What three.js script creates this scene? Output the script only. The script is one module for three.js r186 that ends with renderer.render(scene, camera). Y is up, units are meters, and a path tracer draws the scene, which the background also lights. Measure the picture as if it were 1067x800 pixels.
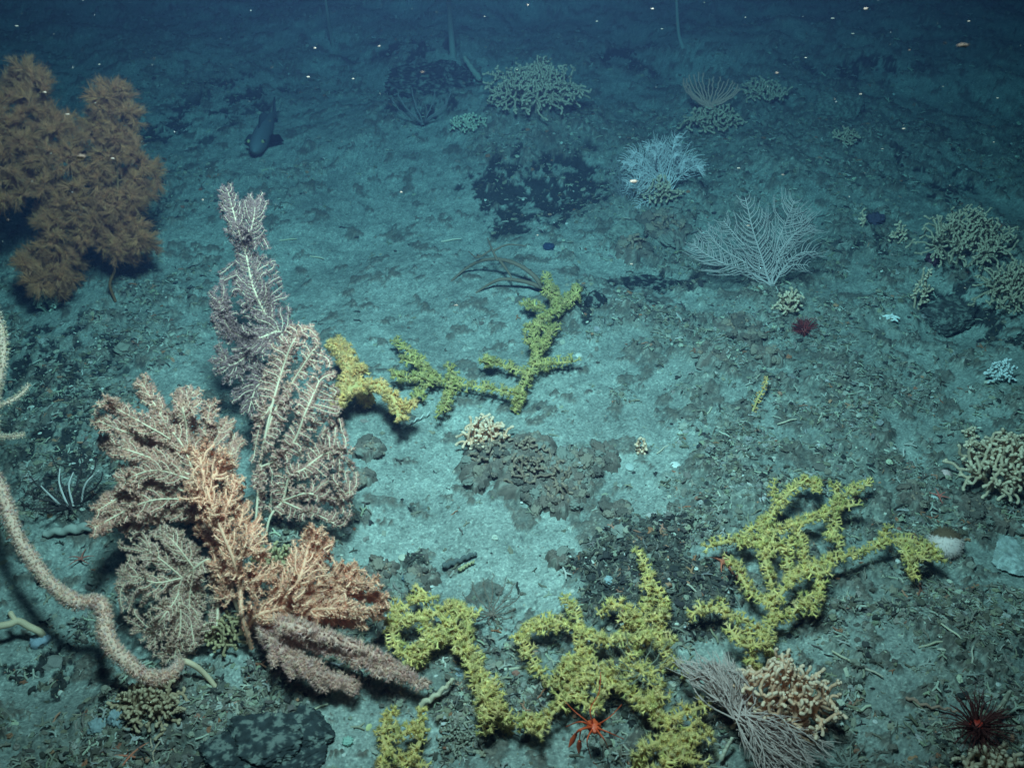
import * as THREE from 'three';
import { createNoise2D, createNoise3D } from 'simplex-noise';
import { mergeGeometries, mergeVertices } from 'three/addons/utils/BufferGeometryUtils.js';

// ------------------------------------------------------------------ camera, water, lamp, exposure
const PW = 1067, PH = 800;
const CAM_Y = 1.5, PITCH = 38 * Math.PI / 180, FOV = 42;
const scene = new THREE.Scene();
const camera = new THREE.PerspectiveCamera(FOV, PW / PH, 0.02, 120);
camera.position.set(0, CAM_Y, 0);
camera.rotation.x = -PITCH;
camera.updateMatrixWorld(true);
camera.focus = 2.3; camera.userData.fStop = 10;

const renderer = new THREE.WebGLRenderer({ antialias: true });
renderer.toneMapping = THREE.LinearToneMapping;
renderer.toneMappingExposure = 1.0;
renderer.shadowMap.enabled = true;

scene.background = new THREE.Color().setRGB(0.022, 0.075, 0.105);       // no daylight at this depth: only the dim blue of lamplight spread by the water
scene.fog = new THREE.FogExp2(new THREE.Color().setRGB(0.22, 0.345, 0.80), 0.037);   // the water scatters blue

const LAMP_AT = new THREE.Vector3(-0.08, 1.98, -0.82), LAMP_AIM = new THREE.Vector3(-0.05, 0, -2.55);
const LAMP_POWER = 49;

// ------------------------------------------------------------------ small tools
function rng(seed) { let s = seed | 0; return () => { s = (s + 0x6d2b79f5) | 0; let t = Math.imul(s ^ (s >>> 15), 1 | s); t = (t + Math.imul(t ^ (t >>> 7), 61 | t)) ^ t; return ((t ^ (t >>> 14)) >>> 0) / 4294967296; }; }
const V = (x, y, z) => new THREE.Vector3(x, y, z);
const n2 = createNoise2D(rng(11)), n2b = createNoise2D(rng(23)), n3 = createNoise3D(rng(37));
const clamp = THREE.MathUtils.clamp, lerp = THREE.MathUtils.lerp, sstep = (x, a, b) => { const t = clamp((x - a) / (b - a), 0, 1); return t * t * (3 - 2 * t); };
const fbm = (x, y, oct = 4, f = n2) => { let s = 0, a = 0.5; for (let i = 0; i < oct; i++) { s += a * f(x, y); x = x * 2.03 + 17.1; y = y * 2.03 - 9.7; a *= 0.5; } return s; };
function hash2(ix, iy) { let h = Math.imul(ix, 374761393) ^ Math.imul(iy, 668265263); h = Math.imul(h ^ (h >>> 13), 1274126177); return ((h ^ (h >>> 16)) >>> 0) / 4294967296; }
function worley(x, y) {                                  // distance to the nearest and second nearest cell point, and a number for that cell
  const ix = Math.floor(x), iy = Math.floor(y); let d1 = 9, d2 = 9, id = 0;
  for (let j = -1; j <= 1; j++) for (let i = -1; i <= 1; i++) {
    const cx = ix + i, cy = iy + j, a = hash2(cx, cy), b = hash2(cx + 7919, cy - 104729), dx = cx + a - x, dy = cy + b - y, d = dx * dx + dy * dy;
    if (d < d1) { d2 = d1; d1 = d; id = hash2(cx - 331, cy + 719); } else if (d < d2) d2 = d;
  }
  return [Math.sqrt(d1), Math.sqrt(d2), id];
}
const col = (r, g, b) => new THREE.Color().setRGB(r, g, b);

// ------------------------------------------------------------------ pixel -> place (a pixel gives a direction; the seabed gives the distance)
const TY = Math.tan(FOV * Math.PI / 360), TX = TY * PW / PH;
function rayDir(px, py) { return V((px / PW * 2 - 1) * TX, (1 - py / PH * 2) * TY, -1).applyQuaternion(camera.quaternion).normalize(); }
function base0(x, z) {                                   // the broad lie of the seabed
  let h = 0.045 * n2(x * 0.7 + 3, z * 0.7) + 0.02 * n2(x * 1.9, z * 1.9 + 5);
  const far = sstep(-z, 3.0, 4.6);
  h += far * (0.03 * n2(x * 1.3 + 9, z * 1.3) + 0.015 * n2(x * 3.1, z * 3.1) + 0.02);
  h += sstep(-z, 4.2, 14) * 0.7;
  for (const m of MOUNDS) { const dx = (x - m[0]) / m[2], dz = (z - m[1]) / m[3], d = dx * dx + dz * dz; if (d < 4) h += m[4] * Math.exp(-d * 1.6); }
  return h;
}
const MOUNDS = [];                                       // x, z, radius x, radius z, height
function at(px, py, h = 0) {                             // the point on this pixel's ray that is h above the seabed
  const d = rayDir(px, py); let t = (CAM_Y - h) / -d.y;
  for (let i = 0; i < 12; i++) { const x = d.x * t, z = d.z * t, y = CAM_Y + d.y * t, e = y - (base0(x, z) + h); t += e / -d.y * 0.8; }
  return V(d.x * t, CAM_Y + d.y * t, d.z * t);
}
function mound(px, py, rpx, rpy, h) { const c = at(px, py), e = at(px + rpx, py), f = at(px, py - rpy), g = at(px, py + rpy); MOUNDS.push([c.x, c.z, Math.abs(e.x - c.x), Math.abs(f.z - g.z) / 2, h]); }
mound(1020, 270, 70, 40, 0.09); mound(1000, 335, 60, 25, -0.05); mound(560, 125, 90, 30, 0.08); mound(690, 205, 60, 35, 0.07); mound(745, 110, 80, 22, 0.08);
mound(550, 480, 60, 40, 0.03); mound(680, 580, 60, 55, 0.025); mound(1030, 480, 60, 40, 0.04); mound(150, 760, 110, 50, 0.04); mound(800, 320, 50, 25, 0.04); mound(260, 640, 90, 50, 0.04);
mound(470, 60, 90, 26, 0.04); mound(700, 50, 90, 26, 0.03); mound(200, 60, 120, 30, 0.03);
const mpp = (p) => p.clone().sub(camera.position).dot(V(0, 0, -1).applyQuaternion(camera.quaternion)) * 2 * TY / PH;    // metres per photo pixel at p

// ------------------------------------------------------------------ scene bookkeeping
const taken = new Map();
function numbered(name) { const n = taken.get(name) ?? 0; taken.set(name, n + 1); return n ? name + '_' + String(n).padStart(3, '0') : name; }
function tag(o, label, category, group, kind) { if (label) o.userData.label = label; if (category) o.userData.category = category; if (group) o.userData.group = group; if (kind) o.userData.kind = kind; return o; }
function thing(name, label, category, at_, group) { const g = new THREE.Group(); g.name = numbered(name); if (at_) g.position.copy(at_); scene.add(g); return tag(g, label, category, group); }
function part(name, geo, m, parent, kind) { const o = new THREE.Mesh(geo, m); o.name = name; o.castShadow = o.receiveShadow = true; if (parent.isGroup) o.position.copy(parent.position).negate(); parent.add(o); if (kind) o.userData.kind = kind; return o; }   // geometry is given in world metres
function single(name, geo, m, label, category, group, kind) { const o = new THREE.Mesh(geo, m); geo.computeBoundingBox(); const b = geo.boundingBox, c = V((b.min.x + b.max.x) / 2, b.min.y, (b.min.z + b.max.z) / 2); geo.translate(-c.x, -c.y, -c.z); o.position.copy(c); o.name = numbered(name); o.castShadow = o.receiveShadow = true; scene.add(o); return tag(o, label, category, group, kind); }
function copies(name, geo, m, list, parent, kind = 'stuff') {  // list: {p, q, s, c}
  const o = new THREE.InstancedMesh(geo, m, list.length), M = new THREE.Matrix4(), sv = V(1, 1, 1);
  list.forEach((e, i) => { if (e.s.isVector3) sv.copy(e.s); else sv.setScalar(e.s); M.compose(e.p, e.q, sv); o.setMatrixAt(i, M); if (e.c) o.setColorAt(i, e.c); });
  o.name = parent === scene ? numbered(name) : name; o.castShadow = o.receiveShadow = true; if (parent.isGroup) o.position.copy(parent.position).negate(); parent.add(o); o.userData.kind = kind; return o;
}
const mats = {};
function mat(name, c, rough = 0.85, extra = {}) { return mats[name] ??= new THREE.MeshStandardMaterial({ name, color: c, roughness: rough, ...extra }); }
function grainTex(size, fn, srgb) { const d = new Uint8Array(size * size * 4); for (let y = 0; y < size; y++) for (let x = 0; x < size; x++) { const v = fn(x / size, y / size), i = (y * size + x) * 4; d[i] = clamp(v[0] * 255, 0, 255); d[i + 1] = clamp(v[1] * 255, 0, 255); d[i + 2] = clamp(v[2] * 255, 0, 255); d[i + 3] = 255; } const t = new THREE.DataTexture(d, size, size); t.wrapS = t.wrapT = THREE.RepeatWrapping; t.magFilter = THREE.LinearFilter; if (srgb) t.colorSpace = THREE.SRGBColorSpace; t.needsUpdate = true; return t; }

// ------------------------------------------------------------------ mesh builder
class MB {
  constructor(colored) { this.p = []; this.n = []; this.i = []; this.c = colored ? [] : null; this.v = 0; }
  vert(x, y, z, nx, ny, nz, c) { this.p.push(x, y, z); this.n.push(nx, ny, nz); if (this.c) this.c.push(c.r, c.g, c.b); return this.v++; }
  tube(pts, rad, sides = 6, c, cap = true) {
    const k = pts.length; if (k < 2) return this;
    const T = V(), N = V(), B = V(), prev = V(), q = V(); let rows = [];
    for (let a = 0; a < k; a++) {
      T.copy(pts[Math.min(a + 1, k - 1)]).sub(pts[Math.max(a - 1, 0)]); if (T.lengthSq() < 1e-14) T.set(0, 1, 0); T.normalize();
      if (a === 0) N.set(Math.abs(T.y) < 0.9 ? 0 : 1, Math.abs(T.y) < 0.9 ? 1 : 0, 0); else N.copy(prev);
      N.addScaledVector(T, -N.dot(T)); if (N.lengthSq() < 1e-10) N.set(T.y, -T.x, 0.1).addScaledVector(T, -0.1 * T.z); N.normalize(); prev.copy(N); B.crossVectors(T, N);
      const r = typeof rad === 'number' ? rad : Array.isArray(rad) ? rad[a] : rad(a / (k - 1)), row = [], cc = c && c.length ? c[a] : c;
      for (let s = 0; s < sides; s++) { const an = s / sides * Math.PI * 2; q.copy(N).multiplyScalar(Math.cos(an)).addScaledVector(B, Math.sin(an)); row.push(this.vert(pts[a].x + q.x * r, pts[a].y + q.y * r, pts[a].z + q.z * r, q.x, q.y, q.z, cc)); }
      rows.push(row);
    }
    for (let a = 0; a + 1 < k; a++) for (let s = 0; s < sides; s++) { const u = (s + 1) % sides, A = rows[a], C = rows[a + 1]; this.i.push(A[s], A[u], C[u], A[s], C[u], C[s]); }
    if (cap) for (const e of [0, k - 1]) { const d = V().copy(pts[e]).sub(pts[e ? k - 2 : 1]).normalize(), r = (typeof rad === 'number' ? rad : Array.isArray(rad) ? rad[e] : rad(e ? 1 : 0)) * 0.6, cc = c && c.length ? c[e] : c, m = this.vert(pts[e].x + d.x * r, pts[e].y + d.y * r, pts[e].z + d.z * r, d.x, d.y, d.z, cc); for (let s = 0; s < sides; s++) { const u = (s + 1) % sides; if (e) this.i.push(rows[e][s], rows[e][u], m); else this.i.push(rows[e][u], rows[e][s], m); } }
    return this;
  }
  blade(a, b, w, c) {                                    // a thin three-sided spike from a to b
    const T = V().subVectors(b, a).normalize(), N = V(T.y, -T.x, 0.3).cross(T).normalize(), B = V().crossVectors(T, N), ids = [];
    for (let s = 0; s < 3; s++) { const an = s * 2.0944, q = N.clone().multiplyScalar(Math.cos(an)).addScaledVector(B, Math.sin(an)); ids.push(this.vert(a.x + q.x * w, a.y + q.y * w, a.z + q.z * w, q.x, q.y, q.z, c)); }
    const m = this.vert(b.x, b.y, b.z, T.x, T.y, T.z, c); for (let s = 0; s < 3; s++) this.i.push(ids[s], ids[(s + 1) % 3], m); return this;
  }
  geo(g, c) { const p = g.attributes.position, n = g.attributes.normal, o = this.v; for (let i = 0; i < p.count; i++) this.vert(p.getX(i), p.getY(i), p.getZ(i), n.getX(i), n.getY(i), n.getZ(i), c); if (g.index) for (let i = 0; i < g.index.count; i++) this.i.push(o + g.index.getX(i)); else for (let i = 0; i < p.count; i++) this.i.push(o + i); return this; }
  build() { const g = new THREE.BufferGeometry(); g.setAttribute('position', new THREE.Float32BufferAttribute(this.p, 3)); g.setAttribute('normal', new THREE.Float32BufferAttribute(this.n, 3)); if (this.c) g.setAttribute('color', new THREE.Float32BufferAttribute(this.c, 3)); g.setIndex(this.i); return g; }
}
const smooth = (pts, n) => new THREE.CatmullRomCurve3(pts, false, 'centripetal').getPoints(n);
function crag(seed, rx, ry, rz, detail = 18, planes = 16) {   // a broken, flat-faced stone
  const R = rng(seed * 131 + 7), N = []; for (let k = 0; k < planes; k++) { const z = R() * 2 - 1, a = R() * 6.283, w = Math.sqrt(1 - z * z); N.push([V(Math.cos(a) * w, z, Math.sin(a) * w), 0.62 + 0.3 * R()]); } N.push([V(0.08, 1, 0.05).normalize(), 0.7]);
  let g = new THREE.IcosahedronGeometry(1, detail); g.deleteAttribute('uv'); g.deleteAttribute('normal'); g = mergeVertices(g, 1e-4); const p = g.attributes.position, v = V();
  for (let i = 0; i < p.count; i++) { v.fromBufferAttribute(p, i).normalize(); let k = 1.05; for (const [n, d] of N) { const c = v.dot(n); if (c > 0.05) k = Math.min(k, d / c); } k *= 1 + 0.07 * n3(v.x * 5 + seed, v.y * 5, v.z * 5) + 0.045 * n3(v.x * 13, v.y * 13 + seed, v.z * 13) + 0.02 * n3(v.x * 30, v.y * 30, v.z * 30 + seed); p.setXYZ(i, v.x * rx * k, v.y * ry * k, v.z * rz * k); }
  g.computeVertexNormals(); return g;
}
function lump(seed, rx, ry, rz, rough = 0.25, detail = 3, freq = 1.6) {   // an uneven stone
  let g = new THREE.IcosahedronGeometry(1, detail); g.deleteAttribute('uv'); g.deleteAttribute('normal'); if (detail > 1) g = mergeVertices(g, 1e-4); const p = g.attributes.position, v = V();
  for (let i = 0; i < p.count; i++) { v.fromBufferAttribute(p, i).normalize(); const k = 1 + rough * n3(v.x * freq + seed * 7.3, v.y * freq, v.z * freq) + rough * 0.45 * n3(v.x * freq * 2.7, v.y * freq * 2.7 + seed * 3.1, v.z * freq * 2.7) + rough * 0.25 * n3(v.x * freq * 6, v.y * freq * 6, v.z * freq * 6 + seed); p.setXYZ(i, v.x * rx * k, v.y * ry * k, v.z * rz * k); }
  g.computeVertexNormals(); return g;
}

// ------------------------------------------------------------------ the seabed
const blobs = { sand: [], rubble: [], dark: [], brown: [], bank: [] };
function blob(kind, px, py, rx, ry, w = 1) { const c = at(px, py), e = at(px + rx, py), f = at(px, py - ry), g = at(px, py + ry); blobs[kind].push([c.x, c.z, Math.abs(e.x - c.x), Math.abs(f.z - g.z) / 2, w]); }
for (const b of [[450, 510, 75, 95, 1.3], [560, 570, 90, 60, 1], [660, 505, 45, 45, .8], [430, 330, 130, 60, .8], [440, 220, 120, 80, .6], [620, 380, 80, 50, .6], [580, 440, 60, 25, .8], [700, 450, 60, 40, .45], [330, 250, 60, 60, .5], [370, 745, 50, 30, 1], [520, 775, 45, 22, 1], [560, 620, 40, 25, .7], [940, 465, 35, 22, .9], [730, 690, 45, 25, .6], [745, 250, 30, 18, .6], [930, 690, 60, 60, .2], [190, 400, 40, 50, .5], [250, 690, 40, 18, .7], [80, 730, 45, 30, .5], [420, 760, 30, 30, .7], [1050, 580, 30, 40, .7], [860, 520, 25, 20, .6], [640, 100, 60, 20, .4], [300, 140, 60, 30, .4]]) blob('sand', ...b);
for (const b of [[560, 490, 75, 45, 1], [680, 590, 75, 60, 1.2], [850, 400, 150, 90, .6], [960, 560, 110, 90, .7], [920, 700, 140, 90, .5], [560, 130, 110, 40, .9], [760, 130, 120, 40, .8], [300, 600, 140, 70, .7], [160, 760, 160, 60, 1], [620, 740, 140, 60, .8], [440, 610, 70, 30, .9], [700, 340, 80, 40, .6], [60, 420, 80, 120, .7], [500, 330, 40, 20, .4], [700, 260, 60, 40, .6], [480, 760, 45, 40, .6], [320, 700, 90, 30, .6], [850, 250, 140, 60, .5], [930, 130, 140, 50, .5], [600, 290, 60, 30, .35], [760, 500, 60, 30, .35]]) blob('rubble', ...b);
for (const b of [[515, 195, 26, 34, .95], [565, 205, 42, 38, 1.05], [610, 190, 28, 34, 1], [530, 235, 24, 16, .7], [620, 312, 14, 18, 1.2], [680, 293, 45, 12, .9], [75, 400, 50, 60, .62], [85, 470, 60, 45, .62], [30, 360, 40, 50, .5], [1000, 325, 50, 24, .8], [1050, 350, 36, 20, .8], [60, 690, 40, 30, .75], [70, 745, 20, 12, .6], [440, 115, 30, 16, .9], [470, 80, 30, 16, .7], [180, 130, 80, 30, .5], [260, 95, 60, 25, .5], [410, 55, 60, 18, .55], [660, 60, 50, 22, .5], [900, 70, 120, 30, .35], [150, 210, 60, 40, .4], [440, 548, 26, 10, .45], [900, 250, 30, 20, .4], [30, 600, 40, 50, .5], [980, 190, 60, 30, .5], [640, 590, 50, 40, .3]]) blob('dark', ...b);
for (const b of [[560, 495, 70, 45, 1], [690, 400, 60, 60, .4], [540, 320, 40, 20, .6], [780, 400, 60, 40, .4], [400, 290, 40, 40, .4], [620, 470, 40, 40, .5], [640, 540, 25, 15, .8]]) blob('brown', ...b);
for (const b of [[690, 570, 55, 40, 1], [650, 610, 45, 40, 1], [720, 610, 45, 40, .7], [700, 640, 60, 30, .6], [420, 600, 40, 14, .6]]) blob('bank', ...b);
function field(kind, x, z) { let s = 0; for (const b of blobs[kind]) { const dx = (x - b[0]) / b[2], dz = (z - b[1]) / b[3], d = dx * dx + dz * dz; if (d < 5) s += b[4] * Math.exp(-d * 1.2); } return s; }
function seabed(x, z) {                                  // height and colour of the seabed
  const wx = x + 0.05 * n2(x * 5, z * 5), wz = z + 0.05 * n2b(x * 5 + 4, z * 5);
  const sandF = field('sand', wx, wz), rubF = field('rubble', wx, wz), darkF = field('dark', wx, wz), brownF = field('brown', wx, wz), bankF = field('bank', wx, wz);
  const big = fbm(x * 1.7, z * 1.7, 3), mid = fbm(x * 6.5 + 5, z * 6.5, 4, n2b), fine = fbm(x * 22, z * 22 + 3, 3), tiny = n2(x * 95, z * 95), grit = n2b(x * 210, z * 210);
  let R = clamp(0.40 + rubF * 0.7 + bankF * 0.6 - sandF * 1.05 + big * 0.6 + mid * 0.6 + fine * 0.2, 0, 1); R = sstep(R, 0.3, 0.75);
  // rubble: knobs and holes of several sizes
  const w1 = worley(wx * 26, wz * 26), w2 = worley(x * 58 + 3, z * 58), w3 = worley(x * 120, z * 120 + 7);
  const knob = Math.max(0, 0.72 - w1[0]) * w1[2], peb = Math.max(0, 0.7 - w2[0]) * (0.3 + 0.7 * w2[2]), chip = Math.max(0, 0.65 - w3[0]) * w3[2];
  let h = 0.010 * big + 0.006 * mid + 0.0022 * fine + 0.0008 * tiny + 0.0006 * grit;
  h += R * (0.012 * knob + 0.009 * peb + 0.006 * chip + 0.009 * fine + 0.010 * mid);
  // islands of thin brown crust standing on the sediment
  const K = sstep(fbm(x * 7 + 70, z * 7, 5) * 1.25 + fine * 0.35 + brownF * 0.35 + rubF * 0.22 + 0.1 * tiny - sandF * 0.12 - 0.30, 0, 0.07), B = sstep(bankF + mid * 0.5 + fine * 0.3, 0.35, 0.6);
  h += K * (0.004 + 0.004 * knob + 0.003 * fine + 0.0015 * tiny) + B * 0.008 * peb;
  // black crusted rock between drifts of sediment; the hollow at right is coloured black too
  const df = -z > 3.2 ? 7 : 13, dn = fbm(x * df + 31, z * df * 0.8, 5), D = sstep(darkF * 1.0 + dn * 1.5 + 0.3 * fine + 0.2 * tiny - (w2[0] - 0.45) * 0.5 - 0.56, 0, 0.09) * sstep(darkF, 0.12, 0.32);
  h += D * (-0.007 + 0.006 * knob + 0.004 * peb) - D * 0.6 * R * (0.012 * knob + 0.009 * peb + 0.006 * chip);
  const c = [0.40, 0.43, 0.39], sp = tiny * 0.5 + grit * 0.5;
  const mixTo = (r, g, b, k) => { c[0] += (r - c[0]) * k; c[1] += (g - c[1]) * k; c[2] += (b - c[2]) * k; };
  const drift = sstep(big * 0.6 + fbm(x * 3.3, z * 3.3 + 8, 3), -0.3, 0.45);
  mixTo(0.27, 0.285, 0.26, 0.6 * drift);
  mixTo(0.20, 0.195, 0.165, R * (0.55 + 0.45 * sstep(fine, -0.3, 0.3)) * 0.85);
  mixTo(0.15, 0.12, 0.10, K * (0.6 + 0.35 * sstep(fine + tiny * 0.4, -0.3, 0.4))); mixTo(0.085, 0.08, 0.07, B * 0.8);
  if (w2[2] > 0.8) mixTo(0.46, 0.44, 0.38, R * 0.55 * sstep(0.5 - w2[0], 0, 0.2));
  if (w2[2] < 0.18) mixTo(0.08, 0.075, 0.065, R * R * 0.4 * sstep(0.55 - w2[0], 0, 0.2));
  if (w3[2] > 0.84) mixTo(0.52, 0.50, 0.44, 0.4 * sstep(0.4 - w3[0], 0, 0.15)); else if (w3[2] < 0.10) mixTo(0.12, 0.11, 0.10, 0.5 * sstep(0.45 - w3[0], 0, 0.15));
  const k = 1 + 0.26 * sp + 0.30 * fine + 0.24 * mid; c[0] *= k; c[1] *= k; c[2] *= k;
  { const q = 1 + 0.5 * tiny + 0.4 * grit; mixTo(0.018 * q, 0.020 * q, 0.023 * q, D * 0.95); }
  return [h, c, R, D, B];
}
const ground = (x, z) => base0(x, z) + seabed(x, z)[0];
{
  const zs = [], T0 = 65, T1 = 14.2, NR = 660;           // rows lie closest where the seabed is near
  for (const z of [3, 2, 1.2, 0.6, 0.2, -0.1, -0.35, -0.52]) zs.push(z);
  for (let r = 0; r <= NR; r++) { const a = lerp(T0, T1, r / NR) * Math.PI / 180; zs.push(-CAM_Y / Math.tan(a)); }
  for (const z of [-6.2, -6.6, -7.2, -8, -9, -10.5, -12.5, -16, -22, -34]) zs.push(z);
  const ss = []; for (const s of [-9, -6, -4, -2.8, -2.1, -1.7, -1.45]) ss.push(s); for (let k = 0; k <= 860; k++) ss.push(lerp(-1.25, 1.25, k / 860)); for (const s of [1.45, 1.7, 2.1, 2.8, 4, 6, 9]) ss.push(s);
  const nr = zs.length, nc = ss.length, P = new Float32Array(nr * nc * 3), C = new Float32Array(nr * nc * 3), U = new Float32Array(nr * nc * 2), I = new Uint32Array((nr - 1) * (nc - 1) * 6);
  for (let r = 0; r < nr; r++) {
    const z = zs[r], half = TX * (Math.max(0.4, -z) * Math.cos(PITCH) + CAM_Y * Math.sin(PITCH));
    for (let k = 0; k < nc; k++) { const x = ss[k] * half, i = r * nc + k, s = seabed(x, z); P[i * 3] = x; P[i * 3 + 1] = base0(x, z) + s[0]; P[i * 3 + 2] = z; C.set(s[1], i * 3); U[i * 2] = x; U[i * 2 + 1] = z; }
  }
  let o = 0; for (let r = 0; r + 1 < nr; r++) for (let k = 0; k + 1 < nc; k++) { const a = r * nc + k, b = a + 1, c = a + nc, d = c + 1; I[o++] = a; I[o++] = b; I[o++] = d; I[o++] = a; I[o++] = d; I[o++] = c; }
  const g = new THREE.BufferGeometry(); g.setAttribute('position', new THREE.BufferAttribute(P, 3)); g.setAttribute('color', new THREE.BufferAttribute(C, 3)); g.setAttribute('uv', new THREE.BufferAttribute(U, 2)); g.setIndex(new THREE.BufferAttribute(I, 1)); g.computeVertexNormals();
  const SZ = 1024, TILE = 2.05, gr = rng(5), spk = new Float32Array(SZ * SZ), at2 = (x, y) => spk[((y + SZ) % SZ) * SZ + ((x + SZ) % SZ)];
  for (let i = 0; i < spk.length; i++) { const a = gr(); spk[i] = a < 0.05 ? -0.9 : a > 0.955 ? 1.1 : (gr() - 0.5) * 0.7; }
  for (let k = 0; k < 9000; k++) { const x = (gr() * SZ) | 0, y = (gr() * SZ) | 0, L = 2 + ((gr() * 5) | 0), dx = Math.cos(k * 2.4), dy = Math.sin(k * 2.4), v = gr() < 0.55 ? 1.0 : -0.9; for (let j = 0; j < L; j++) spk[((Math.round(y + dy * j) + SZ) % SZ) * SZ + ((Math.round(x + dx * j) + SZ) % SZ)] = v * (0.6 + 0.5 * gr()); }
  const soft = (u, v) => { const x = Math.floor(u * SZ), y = Math.floor(v * SZ); return 0.7 * at2(x, y) + 0.14 * (at2(x + 1, y) + at2(x, y + 1) + at2(x - 1, y)); };
  const grit = grainTex(SZ, (u, v) => { const k = soft(u, v); return [0.74 + 0.25 * k, 0.74 + 0.245 * k, 0.74 + 0.235 * k]; }, true); grit.repeat.set(1 / TILE, 1 / TILE);
  const bump = grainTex(SZ, (u, v) => { const k = 0.5 + 0.45 * soft(u, v); return [k, k, k]; }); bump.repeat.set(1 / TILE, 1 / TILE);
  const m = new THREE.Mesh(g, new THREE.MeshStandardMaterial({ name: 'sediment', color: col(1.55, 1.55, 1.55), vertexColors: true, map: grit, bumpMap: bump, bumpScale: 0.0016, roughness: 0.95 }));
  m.name = 'seabed'; m.receiveShadow = m.castShadow = true; scene.add(m); tag(m, 'grey sediment seabed with rubble and black rock showing through', 'seabed', null, 'structure');
}
{ // the water that the lamp shines through: it swallows red first
  const m = new THREE.Mesh(new THREE.BoxGeometry(80, 16, 60), new THREE.MeshPhysicalMaterial({ name: 'sea_water', color: 0xffffff, roughness: 0, transmission: 1, ior: 1.0, specularIntensity: 0, thickness: 10, attenuationColor: col(Math.exp(-0.335), Math.exp(-0.132), Math.exp(-0.105)), attenuationDistance: 1 }));
  m.name = 'water'; m.position.set(0, 4, -18); scene.add(m); tag(m, 'clear blue-green sea water over the whole seabed', 'water', null, 'structure');
}
{ // the vehicle's floodlight, above and ahead of the camera, out of the picture
  const t = thing('floodlight_lamp', 'round underwater floodlight lamp hanging above the seabed', 'lamp', LAMP_AT);
  const q = new THREE.Quaternion().setFromUnitVectors(V(0, -1, 0), LAMP_AIM.clone().sub(LAMP_AT).normalize());
  const put = (g) => { g.scale(2.4, 2, 2.4); g.applyQuaternion(q); g.translate(LAMP_AT.x, LAMP_AT.y, LAMP_AT.z); return g; };
  const shell = [[0.001, 0.16], [0.03, 0.155], [0.036, 0.12], [0.036, 0.06], [0.05, 0.02], [0.056, 0.016], [0.056, 0.004], [0.05, 0.004], [0.05, 0.012], [0.001, 0.03]].map((a) => new THREE.Vector2(...a));
  part('lamp_housing', put(new THREE.LatheGeometry(shell, 28)), mat('lamp_metal', col(0.05, 0.05, 0.055), 0.4, { metalness: 0.6 }), t);
  part('lamp_lens', put(new THREE.CylinderGeometry(0.049, 0.049, 0.004, 28).translate(0, 0.009, 0)), mat('lamp_glow', col(0.8, 0.8, 0.8), 0.3, { emissive: col(1, 0.97, 0.9), emissiveIntensity: 2 }), t);
  const s = new THREE.SpotLight(col(1, 0.97, 0.90), LAMP_POWER, 0, 0.97, 1.0, 2); s.name = 'floodlight'; s.position.copy(LAMP_AIM).sub(LAMP_AT).normalize().multiplyScalar(0.01); s.target.position.copy(LAMP_AIM); s.castShadow = true; s.shadow.mapSize.set(2048, 2048); s.shadow.camera.near = 0.05; s.shadow.camera.far = 30; s.shadow.radius = 8; t.add(s); scene.add(s.target);
}

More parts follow.
